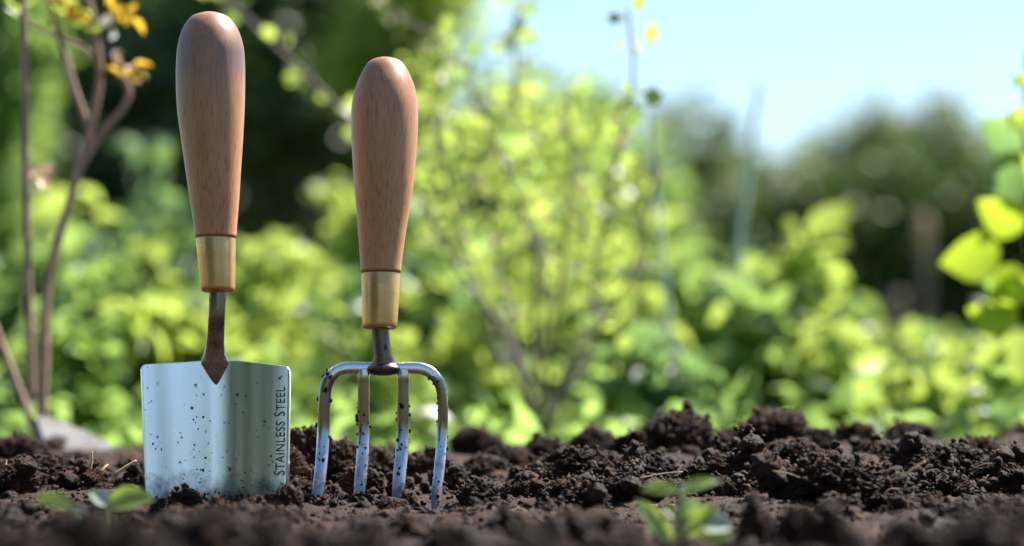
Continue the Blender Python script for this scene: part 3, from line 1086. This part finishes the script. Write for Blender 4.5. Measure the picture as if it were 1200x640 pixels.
for (px, py, n, sz, mat) in [(150, 82, 7, 22, "leaf_yellow"), (146, 24, 6, 20, "leaf_yellow"), (132, 6, 5, 20, "leaf_yellow"), (78, 6, 8, 24, "leaf_yellow"), (90, 22, 5, 22, "leaf_bright"),
                             (62, 14, 6, 24, "leaf_bright"), (124, 20, 3, 18, "petal_white"), (48, 206, 12, 16, "petal_pink"), (136, 74, 3, 16, "petal_pink"), (20, 18, 4, 22, "leaf_bright")]:
    for q in range(n):
        pos = P(px + rng.normal(0, 5), py + rng.normal(0, 5), d + rng.normal(0, .006))
        leaf_part(sh, org, pos, rand_dirs(1, .3)[0], rand_dirs(1, .4)[0], sz * rng.uniform(.8, 1.2) * d / FPX, 'oval', mat, "leaf" if mat.startswith("leaf") else "petal")

d = 1.66
g = Geo()
p = spline(stem_path([(37, 470), (33, 330), (30, 150), (27, -60)], d), 30)
g.tube(p, np.linspace(5.2, 4.2, 30) * d / FPX, 8)
st = link("garden_cane", g.mesh("garden_cane"), M["bark_brown"])
tag(st, "thin straight brown cane rising the full height at the far left", "cane")

# ---- pale slab lying at the foot of the shrub
d = 1.58
poly = [(40, 488), (52, 487), (72, 492), (100, 504), (128, 517), (133, 522), (124, 528), (98, 530), (70, 527), (50, 516)]
bm = bmesh.new()
vs = [bm.verts.new(P(px, py, d + (528 - py) * 0.0012)) for px, py in poly]
f = bm.faces.new(vs)
ex = bmesh.ops.extrude_face_region(bm, geom=[f])
for v in ex["geom"]:
    if isinstance(v, bmesh.types.BMVert): v.co += Vector((0.0, 0.004, -0.010))
bmesh.ops.recalc_face_normals(bm, faces=bm.faces)
bmesh.ops.bevel(bm, geom=list(bm.edges), offset=0.0012, segments=2, affect='EDGES')
me = bpy.data.meshes.new("pale_stone")
bm.to_mesh(me)
bm.free()
tag(link("pale_stone", me, M["stone"]), "flat pale grey stone wedge lying at the foot of the bare shrub", "stone")

# ---- currant bush in the middle
d = 2.1
org = P(640, 508, d)
cb = tag(empty("currant_bush", org), "leafy flowering currant bush with long arching grey stems behind the fork", "bush")
CS = [([(640, 512), (616, 452), (590, 388, .02), (556, 340, .03), (515, 275, .04), (480, 205, .05), (410, 140, .06), (345, 75, .08), (270, 2, .10), (240, -35, .12)], 6.4, 3.4, .46),
      ([(638, 512), (632, 440), (625, 370, -.03), (628, 300, -.05), (602, 220, -.05), (570, 150, -.04), (530, 60, -.02), (470, 20, 0), (440, -10, 0)], 5.2, 2.2, .45),
      ([(642, 510), (660, 440), (690, 380, .03), (697, 320, .05), (712, 235, .02), (728, 165, -.18), (738, 120, -.28), (742, 70, -.36), (735, 12, -.42)], 4.2, 1.3, .38),
      ([(633, 420), (640, 340, .02), (622, 250, .05), (606, 150, .06), (604, 60, .04), (606, -2, .02)], 3.6, 1.3, .35),
      ([(641, 505), (668, 450, .05), (690, 420, .10), (702, 330, .15), (680, 230, .18), (660, 130, .2)], 3.6, 1.6, .4),
      ([(640, 500), (590, 430, -.02), (560, 330, -.02), (530, 230, 0), (510, 130, 0), (520, 50, .02)], 3.4, 1.5, .35),
      ([(643, 505), (676, 430, -.04), (735, 330, -.08), (762, 240, -.1), (770, 180, -.1)], 3.6, 1.5, .3),
      ([(638, 505), (648, 400, -.05), (662, 290, -.1), (668, 190, -.12), (664, 110, -.14)], 3.4, 1.3, .3),
      ([(637, 505), (606, 400, .05), (578, 280, .1), (560, 190, .1), (565, 110, .1)], 3.4, 1.4, .3)]
lc = 0
for rows, r0, r1, lv in CS:
    g = Geo()
    p = spline(stem_path(rows, d), 60)
    g.tube(p, np.linspace(r0, r1, 60) * .74 * d / FPX, 8)
    link("stem", g.mesh("stem", origin=org), M["bark"], cb)
    k = int(60 * lv)
    while k < 60:
        nl = int(rng.integers(2, 6))
        for q in range(nl):
            if lc >= 290: break
            out = rand_dirs(1, .2)[0]
            s = rng.uniform(13, 26) * d / FPX
            leaf_part(cb, org, p[min(k, 59)] + out * s * rng.uniform(.2, 1.0), out, rand_dirs(1, .8)[0], s, 'lobed', "leaf_bright" if rng.uniform() < .72 else "leaf_mid")
            lc += 1
        if rng.uniform() < .6:
            for q in range(int(rng.integers(1, 4))):
                out = rand_dirs(1, -.4)[0]
                leaf_part(cb, org, p[min(k, 59)] + out * rng.uniform(.003, .01), out, rand_dirs(1)[0], rng.uniform(8, 13) * d / FPX, 'oval', "petal_pink", "flower")
        k += int(rng.integers(2, 5))
# the mass of small leaves inside the bush
g = Geo()
for (px, py, r, n, dd) in [(560, 170, 70, 420,.4), (640, 190, 70, 420, .5), (690, 165, 60, 380, .45), (600, 260, 80, 360,.4), (680, 290, 70, 320,.4), (530, 270, 60, 260,.4), (730, 240, 50, 240,.4), (520, 110, 60, 300, .5), (600, 120, 60, 320, .6), (480, 170, 60, 240, .5)]:
    n = int(n * .34)
    c = P(px, py, d + dd)
    leaf_mass(g, c + rng.normal(0, 1, (n, 3)) * (r * .55 / FPX * d, .10, r * .55 / FPX * d), rng.uniform(.010, .019, n), 'lobed')
tag(link("foliage", g.mesh("foliage", origin=org), M["leaf_bright"], cb), kind="stuff")

# ---- pale stalks
for rows, d, r, lab in [([(845, 512), (852, 420), (862, 330), (872, 240), (884, 140), (891, 95)], 2.75, 5.4, "tall pale blue-green hollow stalk, the right one of two"),
                        ([(798, 505), (785, 400), (776, 300), (766, 200), (760, 125)], 2.4, 4.2, "slimmer pale green stalk, left of the tall blue-green stalk")]:
    g = Geo()
    p = spline(stem_path(rows, d), 30)
    g.tube(p, np.linspace(r, r * .55, 30) * d / FPX, 10)
    o = link("onion_stalk", g.mesh("onion_stalk"), M["stalk"])
    tag(o, lab, "stalk", "pale stalks behind the soil bed")


# ---- leafy plants of the middle ground
def leafy_plant(name, px, top, d, wpx, n, size, mat, label, cat, group=None, kind='oval', indiv=0, stems=5, low=0.0):
    x, y, zt = P(px, top, d)
    org = np.array((x, y, GZ))
    root = tag(empty(name, org), label, cat, group)
    hw = wpx / 2 / FPX * d
    hh = zt - GZ
    tips = []
    for s in range(stems):
        a = rng.uniform(0, 6.28)
        rr = hw * math.sqrt(rng.uniform(0.05, 1)) * .75
        tip = org + (rr * math.cos(a), rr * math.sin(a) * .8, hh * rng.uniform(.65, .95))
        mid = org + (tip - org) * (.5, .5, .55) + rng.normal(0, .012, 3)
        p = spline((org + (rr * .15 * math.cos(a), 0, 0), mid, tip), 12)
        g = Geo()
        g.tube(p, np.linspace(.0045, .0015, 12), 5)
        link("stem", g.mesh("stem", origin=org), M["stem_green"], root)
        tips.append(p)
    nc = 16 + stems * 3
    cen = []
    for q in range(nc):
        p = tips[q % len(tips)]
        c = p[int(rng.uniform(.25 + low, 1) * 11)] + rng.normal(0, hw * .28, 3) * (1, .8, .6)
        cen.append(c)
    cen = np.array(cen)
    g = Geo()
    n -= indiv
    pos = cen[rng.integers(0, nc, n)] + rng.normal(0, 1, (n, 3)) * (hw * .16, hw * .16, hw * .15)
    pos[:, 2] = np.clip(pos[:, 2], GZ + .02, zt + .01)
    cl = rng.uniform(0, 1, n) * .6 + .4 * noise(pos * 9 + px, 3)
    leaf_mass(g, pos, rng.uniform(.55, 1.35, n) * size, kind, tint=np.clip(cl, 0, 1))
    tag(link("foliage", g.mesh("foliage", origin=org), M[mat], root), kind="stuff")
    for q in range(indiv):
        c = cen[rng.integers(0, nc)] + rng.normal(0, hw * .2, 3)
        c[1] -= hw * .4
        c[2] = min(c[2], zt)
        leaf_part(root, org, c, rand_dirs(1, -.2)[0], rand_dirs(1, .7)[0], size * rng.uniform(.75, 1.1), kind, mat)
    return root


GL = "leafy plants growing behind the soil bed"
for a in [
    (40, 300, 2.7, 190, 300, .045, "leaf_mid", "mid green leafy plant behind the bare shrub stems"),
    (125, 215, 3.1, 170, 330, .045, "leaf_bright", "bright yellow-green leafy plant left of the trowel"),
    (190, 165, 3.6, 110, 240, .045, "leaf_cool", "tall bluish green plant rising behind the trowel's left side"),
    (200, 330, 2.5, 150, 240, .040, "leaf_bright", "low yellow-green plant right behind the trowel blade"),
    (300, 290, 3.0, 180, 320, .042, "leaf_bright", "light green plant filling the gap between trowel and fork"),
    (355, 310, 3.4, 150, 280, .042, "leaf_mid", "mid green plant under the dark gap between the handles"),
    (90, 400, 2.3, 130, 200, .036, "leaf_mid", "low mid green plant behind the pale stone"),
    (430, 235, 3.3, 150, 330, .042, "leaf_bright", "bright plant directly behind the fork ferrule"),
    (500, 250, 2.9, 130, 260, .040, "leaf_cool", "cool green plant just right of the fork handle"),
    (420, 400, 2.4, 150, 200, .034, "leaf_bright", "low yellow-green plant seen through the fork tines"),
    (560, 330, 2.6, 160, 280, .036, "leaf_bright", "yellow-green plant around the long diagonal currant stem"),
    (640, 300, 3.3, 190, 360, .042, "leaf_bright", "dense yellow-green plant behind the currant bush base"),
    (720, 340, 2.7, 160, 280, .036, "leaf_bright", "bright low plant right of the currant bush base"),
    (760, 245, 3.4, 150, 320, .042, "leaf_bright", "tall bright plant behind the slimmer pale stalk"),
    (830, 290, 3.0, 150, 300, .042, "leaf_mid", "mid green plant between the two pale stalks"),
    (780, 420, 2.2, 130, 180, .032, "leaf_cool", "low cool green plant at the foot of the pale stalks"),
    (930, 285, 2.6, 110, 120, .050, "leaf_bright", "big-leaved yellow-green plant right of the tall stalk"),
    (965, 350, 2.45, 90, 60, .055, "leaf_bright", "lower drooping big-leaved plant beside the dark hedge"),
    (900, 380, 2.5, 130, 200, .040, "leaf_mid", "mid green plant under the big yellow-green leaves"),
    (1050, 425, 3.2, 150, 260, .038, "leaf_mid", "low green plant in front of the wooden posts"),
    (1130, 400, 3.0, 150, 280, .038, "leaf_bright", "light green low plant in front of the hedge at right"),
    (1190, 400, 2.5, 120, 220, .034, "leaf_cool", "cool green low plant at the right edge"),
    (970, 440, 2.8, 130, 220, .034, "leaf_cool", "low pale green plant above the tallest soil lump"),
    (1090, 455, 2.2, 140, 200, .030, "leaf_bright", "lowest yellow-green plant behind the right soil lumps"),
    (80, 300, 5.2, 200, 380, .065, "leaf_bright", "yellow-green plant farther back at the left, beyond the bare shrub"),
    (210, 330, 5.0, 180, 360, .065, "leaf_mid", "mid green plant farther back behind the trowel shank"),
    (440, 290, 4.8, 190, 420, .06, "leaf_bright", "bright plant farther back behind the fork shank"),
    (560, 260, 5.2, 190, 420, .065, "leaf_bright", "bright plant farther back between fork and currant stems"),
    (660, 270, 4.6, 190, 420, .06, "leaf_bright", "bright plant farther back behind the middle of the currant bush"),
    (760, 300, 5.0, 190, 420, .065, "leaf_bright", "bright plant farther back behind the slimmer pale stalk"),
    (860, 330, 4.8, 180, 380, .06, "leaf_bright", "bright plant farther back behind the tall blue-green stalk"),
    (940, 400, 5.4, 150, 300, .06, "leaf_mid", "low plant farther back at the left foot of the hedge"),
]:
    px, top, d, w, n, s, mat, lab = a
    leafy_plant("leafy_plant", px, top - 34, d, w, n, s, mat, lab, "plant", GL, 'oval', 40, 5)

# ---- purple flower and white stone among them
d = 2.8
org = P(95, 360, d)
org[2] = GZ
pf = tag(empty("purple_flower", org), "pale purple flower on a thin stem behind the bare shrub", "flower")
top = P(92, 300, d)
g = Geo()
g.tube(spline((org, (org + top) / 2 + (.004, 0, 0), top), 12), .0018, 6)
link("stem", g.mesh("stem", origin=org), M["stem_green"], pf)
for q in range(9):
    a = q * 2 * math.pi / 9
    leaf_part(pf, org, top, (math.cos(a), -.3, .8 * math.sin(a)), (.1, -1, .3), .020, 'oval', "petal_purple", "petal")
for q in range(4):
    a = q * 1.57
    leaf_part(pf, org, top + (.030, 0, .006), (math.cos(a), -.5, math.sin(a)), (.1, -1, .3), .014, 'oval', "petal_white", "petal")

v = clod_shape(IV4, 71, False) * (.026, .02, .011) + P(562, 490, 2.6)
tag(link("white_stone", np_mesh("white_stone", v, IF4), M["stone"]), "rounded pale stone on the grass right of the fork", "stone")

# ---- bush leaning in at the right edge
d = 1.9
org = P(1225, 505, d)
org[2] = GZ
rb = tag(empty("vine_bush", org), "broad-leaved bush with glowing yellow-green leaves leaning in at the right edge", "bush")
for rows in ([(1225, 520), (1222, 420), (1212, 330), (1205, 240), (1202, 150), (1205, 60)], [(1225, 520), (1235, 400), (1240, 300), (1230, 180)]):
    g = Geo()
    g.tube(spline(stem_path(rows, d), 24), np.linspace(5, 2.2, 24) * d / FPX, 7)
    link("stem", g.mesh("stem", origin=org), M["bark"], rb)
for (px, py, sz, dx_, dz_, mat, nx_) in [(1172, 292, 82, -1, -.30, "leaf_vine", .1), (1205, 262, 74, -.8, .25, "leaf_vine", .2), (1195, 372, 70, -1, .05, "leaf_vine", -.1), (1205, 318, 70, -.6, -.5, "leaf_vine", .1),
                                         (1215, 400, 74, -.8, -.5, "leaf_bright", .1), (1205, 205, 60, -.7, -.3, "leaf_cool", .3), (1208, 170, 74, -.9, .35, "leaf_cool", .2), (1206, 98, 26, -.7, .3, "leaf_vine", .1),
                                         (1208, 135, 40, -.8, -.2, "leaf_bright", .1), (1205, 440, 60, -.7, -.4, "leaf_bright", .2), (1212, 345, 56, -.9, .3, "leaf_vine", .2), (1200, 470, 52, -.6, -.2, "leaf_cool", .2),
                                         (1225, 230, 70, -.5, .6, "leaf_bright", .1), (1235, 290, 76, .7, .3, "leaf_vine", .1), (1240, 200, 70, .8, -.2, "leaf_vine", .1), (1245, 390, 70, .8, .1, "leaf_bright", .1),
                                         (1190, 240, 40, -.8, -.5, "leaf_bright", .3), (1190, 330, 46, -.9, -.2, "leaf_mid", .2), (1180, 410, 50, -.9, -.35, "leaf_bright", .2), (1196, 190, 44, -.9, -.1, "leaf_mid", .1), (1185, 445, 46, -.8, .1, "leaf_mid", .1)]:
    leaf_part(rb, org, P(px, py, d + rng.normal(0, .015)), (dx_, -.25, dz_), (nx_ - .55, -.80, -.32), sz * .88 * d / FPX, 'broad', mat)

# ---- seedlings in front
def seedling(px, py, d, leaves, stems, label, mat_s="stem_green"):
    org = P(px, py, d)
    zb = top_at(org[0], org[1])
    org = np.array((org[0], org[1], zb))
    r = tag(empty("seedling", org), label, "seedling", "small green seedlings in the soil")
    for rows, w0, w1 in stems:
        g = Geo()
        p = spline(stem_path(rows, d), 18)
        g.tube(p, np.linspace(w0, w1, 18) * d / FPX, 8)
        link("stem", g.mesh("stem", origin=org), M[mat_s], r)
    for (a, b, l, dx_, dy_, dz_, kind, mat) in leaves:
        leaf_part(r, org, P(a, b, d), (dx_, dy_, dz_), (-.1 * dx_, -.75, .55), 1.15 * l * d / FPX, kind, mat)
    return r


seedling(797, 645, 0.95, [(798, 574, 40, -1, -.2, .10, 'narrow', "leaf_sprout"), (798, 575, 42, 1, .1, .38, 'narrow', "leaf_sprout"), (798, 580, 20, .1, -.5, .3, 'oval', "leaf_pale"), (788, 640, 60, -.55, -.1, .85, 'narrow', "leaf_sprout"),
                          (806, 622, 40, .72, -.2, .78, 'oval', "leaf_sprout"), (818, 612, 34, 1, -.3, -.05, 'broad', "leaf_pale"), (800, 640, 52, .9, -.3, .32, 'oval', "leaf_sprout"), (800, 610, 30, .4, .3, .6, 'oval', "leaf_sprout"), (796, 612, 26, -.5, .2, .6, 'narrow', "leaf_sprout")],
         [([(798, 665), (796, 620), (799, 576)], 5.0, 3.6), ([(797, 640), (806, 622), (818, 610)], 3.4, 2.4)], "bushy green seedling with a pale leaf coloured as a sky glint in the right foreground")
seedling(130, 606, 0.99, [(124, 592, 50, .95, -.2, .24, 'oval', "leaf_sprout"), (130, 594, 30, -.6, .2, .5, 'oval', "leaf_pale")], [([(128, 618), (127, 604), (126, 592)], 3.0, 2.4)],
         "two-leaved bright green seedling left of the trowel blade")
seedling(82, 612, 0.93, [(88, 594, 44, -.95, -.1, .30, 'narrow', "leaf_sprout"), (86, 592, 36, .7, -.3, -.5, 'narrow', "leaf_pale")], [([(88, 624), (87, 608), (87, 594)], 3.0, 2.4)],
         "paler two-leaved seedling at the far left of the foreground")

# ---- bits of straw and twig
def straw(a, b, d, r, label, name="straw"):
    A, B = P(*a, d), P(*b, d + .004)
    g = Geo()
    g.tube(spline((A, (A + B) / 2 + (.0004, 0, .0006), B), 10), np.linspace(r, r * .7, 10) * d / FPX, 7)
    tag(link(name, g.mesh(name), M["straw"]), label, "straw", "bits of straw on the soil")


straw((134, 557), (160, 540), 1.215, 2.4, "short thick straw piece lying left of the trowel blade")
straw((106, 552), (108, 529), 1.23, 1.1, "thin upright straw standing in the soil at the left")
straw((748, 561), (800, 553), 1.16, 1.1, "long thin straw lying above the foreground seedling")
straw((118, 553), (126, 545), 1.22, 2.0, "short pale chip between the two straws at the left")
straw((905, 552), (938, 560), 1.13, .8, "thin curved straw beside the biggest soil lump")
straw((1057, 560), (1085, 540), 1.10, 1.4, "slanting twig on the soil at the right", "straw")

# ---- grass and low weeds behind the bed
g = Geo()
n = 9000
yy = 1.80 + rng.uniform(0, 1, n) ** 1.5 * 6.5
xx = rng.uniform(-1, 1, n) * (0.30 * yy + .15)
pos = np.stack((xx, yy, np.full(n, GZ)), -1)
V0 = np.array([(-.06, 0, 0), (.06, 0, 0), (-.04, .55, .04), (.04, .55, .04), (0, 1, .22)])
F0 = np.array([(0, 1, 3), (0, 3, 2), (2, 3, 4)])
R = frames(rand_dirs(n, 1.6), rand_dirs(n, 0, .3))
hh = rng.uniform(.02, .065, n)
v = np.einsum('nij,vj->nvi', R, V0) * hh[:, None, None] + pos[:, None]
g.add(v.reshape(-1, 3), (F0[None] + (np.arange(n) * 5)[:, None, None]).reshape(-1, 3), tint=np.repeat(rng.uniform(0, 1, n), 5))
n = 5000
yy = 1.85 + rng.uniform(0, 1, n) ** 1.4 * 5.0
xx = rng.uniform(-1, 1, n) * (0.28 * yy + .1)
leaf_mass(g, np.stack((xx, yy, GZ + rng.uniform(.01, .10, n) * np.clip(yy - 1.3, .4, 1.6)), -1), rng.uniform(.018, .04, n), 'simple')
tag(link("grass", g.mesh("grass"), M["leaf_mid"]), "short grass and low weeds behind the soil bed", "grass", kind="stuff")


# ---------------------------------------------------------------- trees, hedge, posts
def tree(name, px, d, wpx, top_py, bottom_py, mat, label, cat, n=3500, leaf=.07, clumps=26, trunk=.05, group=None, spread=.16, depth=None):
    x = (px - 600) / FPX * d
    hw = wpx / 2 / FPX * d
    zt = CAMZ + (HORIZON - top_py) / FPX * d
    zb = max(GZ + .05, CAMZ + (HORIZON - bottom_py) / FPX * d)
    org = np.array((x, d, GZ))
    root = tag(empty(name, org), label, cat, group)
    hd = hw if depth is None else depth
    cz, hz = (zt + zb) / 2, (zt - zb) / 2
    t = Geo()
    top = np.array((x + rng.normal(0, hw * .1), d, zb + (zt - zb) * .7))
    path = spline((org - (0, 0, .1), (org + top) / 2 + rng.normal(0, hw * .06, 3) * (1, 1, 0), top), 14)
    t.tube(path, np.linspace(trunk, trunk * .3, 14), 8)
    g = Geo()
    per = n // clumps
    for q in range(clumps):
        u = rand_dirs(1)[0] * rng.uniform(.25, 1) ** .5
        c = np.array((x, d, cz)) + u * (hw * .85, hd * .85, hz * .85)
        k = path[int(np.clip((c[2] - GZ) / (top[2] - GZ) * 9, 2, 12))]
        t.tube(spline((k, (k + c) / 2 + (0, 0, hz * .06), c), 6), np.linspace(trunk * .35, trunk * .08, 6), 5, caps=False)
        rr = min(hw, hz) * spread * rng.uniform(.9, 1.9)
        pos = c + rng.normal(0, 1, (per, 3)) * (rr, rr, rr * .8)
        pos[:, 2] = np.maximum(pos[:, 2], GZ + .03)
        leaf_mass(g, pos, rng.uniform(.7, 1.3, per) * leaf, 'simple', tint=np.clip(rng.uniform(0, .7) + rng.uniform(0, .4, per), 0, 1))
    link("trunk", t.mesh("trunk", origin=org), M["bark_tree"], root)
    link("crown", g.mesh("crown", origin=org), M[mat], root)
    return root


TG = "trees at the back of the garden"
tree("evergreen_tree", 330, 9.0, 330, -160, 300, "leaf_dark", "dark evergreen tree filling the back between the two handles", "tree", 9000, .075, 60, .08, TG, .20)
tree("evergreen_tree", 130, 9.6, 300, -180, 400, "leaf_dark", "dark evergreen tree behind the bare shrub at the left", "tree", 9000, .075, 60, .08, TG, .20)
tree("evergreen_tree", 240, 11.5, 420, -160, 440, "leaf_dark", "darkest evergreen tree behind the trowel handle, farthest of the dark trees", "tree", 9000, .09, 60, .1, TG, .22)
tree("evergreen_tree", 420, 10.8, 200, 60, 440, "leaf_dark", "dark bushy tree behind the fork handle", "tree", 5500, .085, 40, .07, TG, .22)
tree("garden_tree", 5, 7.2, 120, -130, 430, "leaf_mid", "mid green small tree at the far left edge", "tree", 4200, .055, 34, .04, TG, .2)
tree("garden_tree", 465, 8.0, 170, -150, 180, "leaf_bright", "lighter green tree above the fork handle against the sky", "tree", 3600, .06, 36, .05, TG, .18)
tree("garden_tree", 590, 10.5, 200, 70, 430, "leaf_mid", "sunlit green tree behind the currant bush, left of the far grey tree", "tree", 5200, .075, 40, .06, TG, .18)
tree("garden_tree", 690, 12.0, 200, 95, 440, "leaf_mid", "rounded green tree just right of the currant bush top", "tree", 4600, .085, 40, .06, TG, .18)
tree("distant_tree", 805, 24.0, 190, 62, 440, "leaf_far_haze", "sparse far tree rising left of the blue-green stalk", "tree", 3800, .13, 30, .12, TG, .15)
tree("distant_tree", 872, 27.0, 130, 128, 440, "leaf_far_haze", "far tree behind the top of the blue-green stalk", "tree", 3800, .13, 30, .12, TG, .15)
tree("distant_tree", 940, 26.0, 160, 118, 440, "leaf_far_haze", "low far tree just right of the blue-green stalk top", "tree", 3800, .13, 30, .12, TG, .15)
tree("distant_tree", 1030, 25.0, 150, 112, 440, "leaf_far_haze", "far tree with a loose crown above the middle of the hedge", "tree", 3800, .13, 30, .12, TG, .15)
tree("distant_tree", 1120, 24.0, 160, 96, 440, "leaf_far_haze", "tallest loose-crowned far tree above the right of the hedge", "tree", 3800, .13, 30, .12, TG, .15)
tree("distant_tree", 1215, 25.0, 160, 118, 440, "leaf_far_haze", "far tree at the right edge above the hedge", "tree", 3800, .13, 30, .12, TG, .15)
tree("clipped_hedge", 960, 13.0, 190, 205, 450, "leaf_hedge", "dark green hedge section nearest the blue-green stalk", "hedge", 9500, .085, 60, .05, "hedge along the back", .24, .5)
tree("clipped_hedge", 1080, 13.0, 200, 195, 450, "leaf_hedge", "dark green hedge section behind the wooden posts", "hedge", 10000, .085, 60, .05, "hedge along the back", .24, .5)
tree("clipped_hedge", 1210, 13.0, 200, 190, 450, "leaf_hedge", "dark green hedge section behind the right edge bush", "hedge", 10000, .085, 60, .05, "hedge along the back", .24, .5)
tree("clipped_hedge", 850, 13.4, 180, 240, 450, "leaf_hedge", "lower hedge section between the two pale stalks", "hedge", 8000, .085, 50, .05, "hedge along the back", .24, .5)

for px, top, d, w, lab, name in [(1047, 342, 7.0, 22, "plain short wooden post in front of the hedge", "wooden_post"), (1084, 285, 7.6, 11, "taller thin wooden post with a pale weathered top", "wooden_post")]:
    x = (px - 600) / FPX * d
    zt = CAMZ + (HORIZON - top) / FPX * d
    org = np.array((x, d, GZ))
    po = tag(empty(name, org), lab, "post", "wooden posts before the hedge")
    r = w / 2 / FPX * d
    g = Geo()
    zz = np.linspace(-.1, zt - GZ, 16)
    g.tube(np.stack((rng.normal(0, r * .05, 16), rng.normal(0, r * .05, 16), zz), -1), r * rng.uniform(.94, 1.04, 16), 10)
    link("shaft", g.mesh("shaft"), M["post"], po)
    if "pale" in lab:
        g = Geo()
        g.tube([(0, 0, zt - GZ - .002), (0, 0, zt - GZ + .02), (0, 0, zt - GZ + .07), (0, 0, zt - GZ + .09)], [r * 1.05, r * 1.5, r * 1.4, r * .7], 12)
        link("cap", g.mesh("cap"), M["straw"], po)


# ---- garden behind the camera, seen mirrored in the polished steel
def rear(name, x, y, h, w, lab, cat, mat, n, leaf, clumps):
    org = np.array((x, y, GZ))
    root = tag(empty(name, org), lab, cat, "greenery behind the viewer")
    t, g = Geo(), Geo()
    t.tube([org - (0, 0, .1), org + (.02, 0, h * .4), org + (0, .02, h * .8)], [.05, .04, .015], 8)
    for q in range(clumps):
        c = org + rand_dirs(1)[0] * rng.uniform(.3, 1) * (w * .8, w * .8, h * .42) + (0, 0, h * .46)
        k = org + (0, 0, min(c[2] * .6, h * .7))
        t.tube(spline((k, (k + c) / 2, c), 5), np.linspace(.015, .004, 5), 5, caps=False)
        pos = c + rng.normal(0, 1, (n // clumps, 3)) * w * .2
        leaf_mass(g, pos, rng.uniform(.7, 1.3, len(pos)) * leaf, 'simple')
    link("trunk", t.mesh("trunk", origin=org), M["bark_tree"], root)
    link("crown", g.mesh("crown", origin=org), M[mat], root)


for x, y, h, w, lab in [(-1.55, -2.6, 2.1, .78, "green garden tree behind the viewer, mirrored right of the blade's middle"),
                        (-2.55, -1.95, 2.0, .82, "broad green garden tree behind the viewer, mirrored in the right third of the blade"),
                        (-3.35, -1.25, 1.8, .6, "smaller green garden tree behind the viewer, mirrored near the blade's right edge"),
                        (.85, -7.0, 2.6, .42, "slim tree behind the viewer, mirrored as a soft stripe left of the blade's middle"),
                        (4.0, -4.6, 2.4, .36, "slim tree behind the viewer at the right, mirrored near the blade's left edge")]:
    rear("garden_tree", x, y, h, w, lab, "tree", "leaf_dark", 10000 if w > .5 else 2000, .10 if w > .5 else .07, 44)
for k, lab in enumerate(["far left end of the unseen low hedge behind the viewer", "second section from the left of the unseen low hedge behind the viewer", "third section from the left of the unseen low hedge behind the viewer", "section of the unseen low hedge straight behind the viewer at the left",
                         "section of the unseen low hedge straight behind the viewer at the right", "third section from the right of the unseen low hedge behind the viewer", "second section from the right of the unseen low hedge behind the viewer", "far right end of the unseen low hedge behind the viewer"]):
    a = math.radians(-84 + 24 * k)
    rear("unseen_low_hedge", 6.6 * math.sin(a), 1.2 - 6.6 * math.cos(a), .52, 1.7, lab, "hedge", "leaf_hedge", 3600, .10, 30)  # unseen hedge ring, added so the upper tines reflect dark green
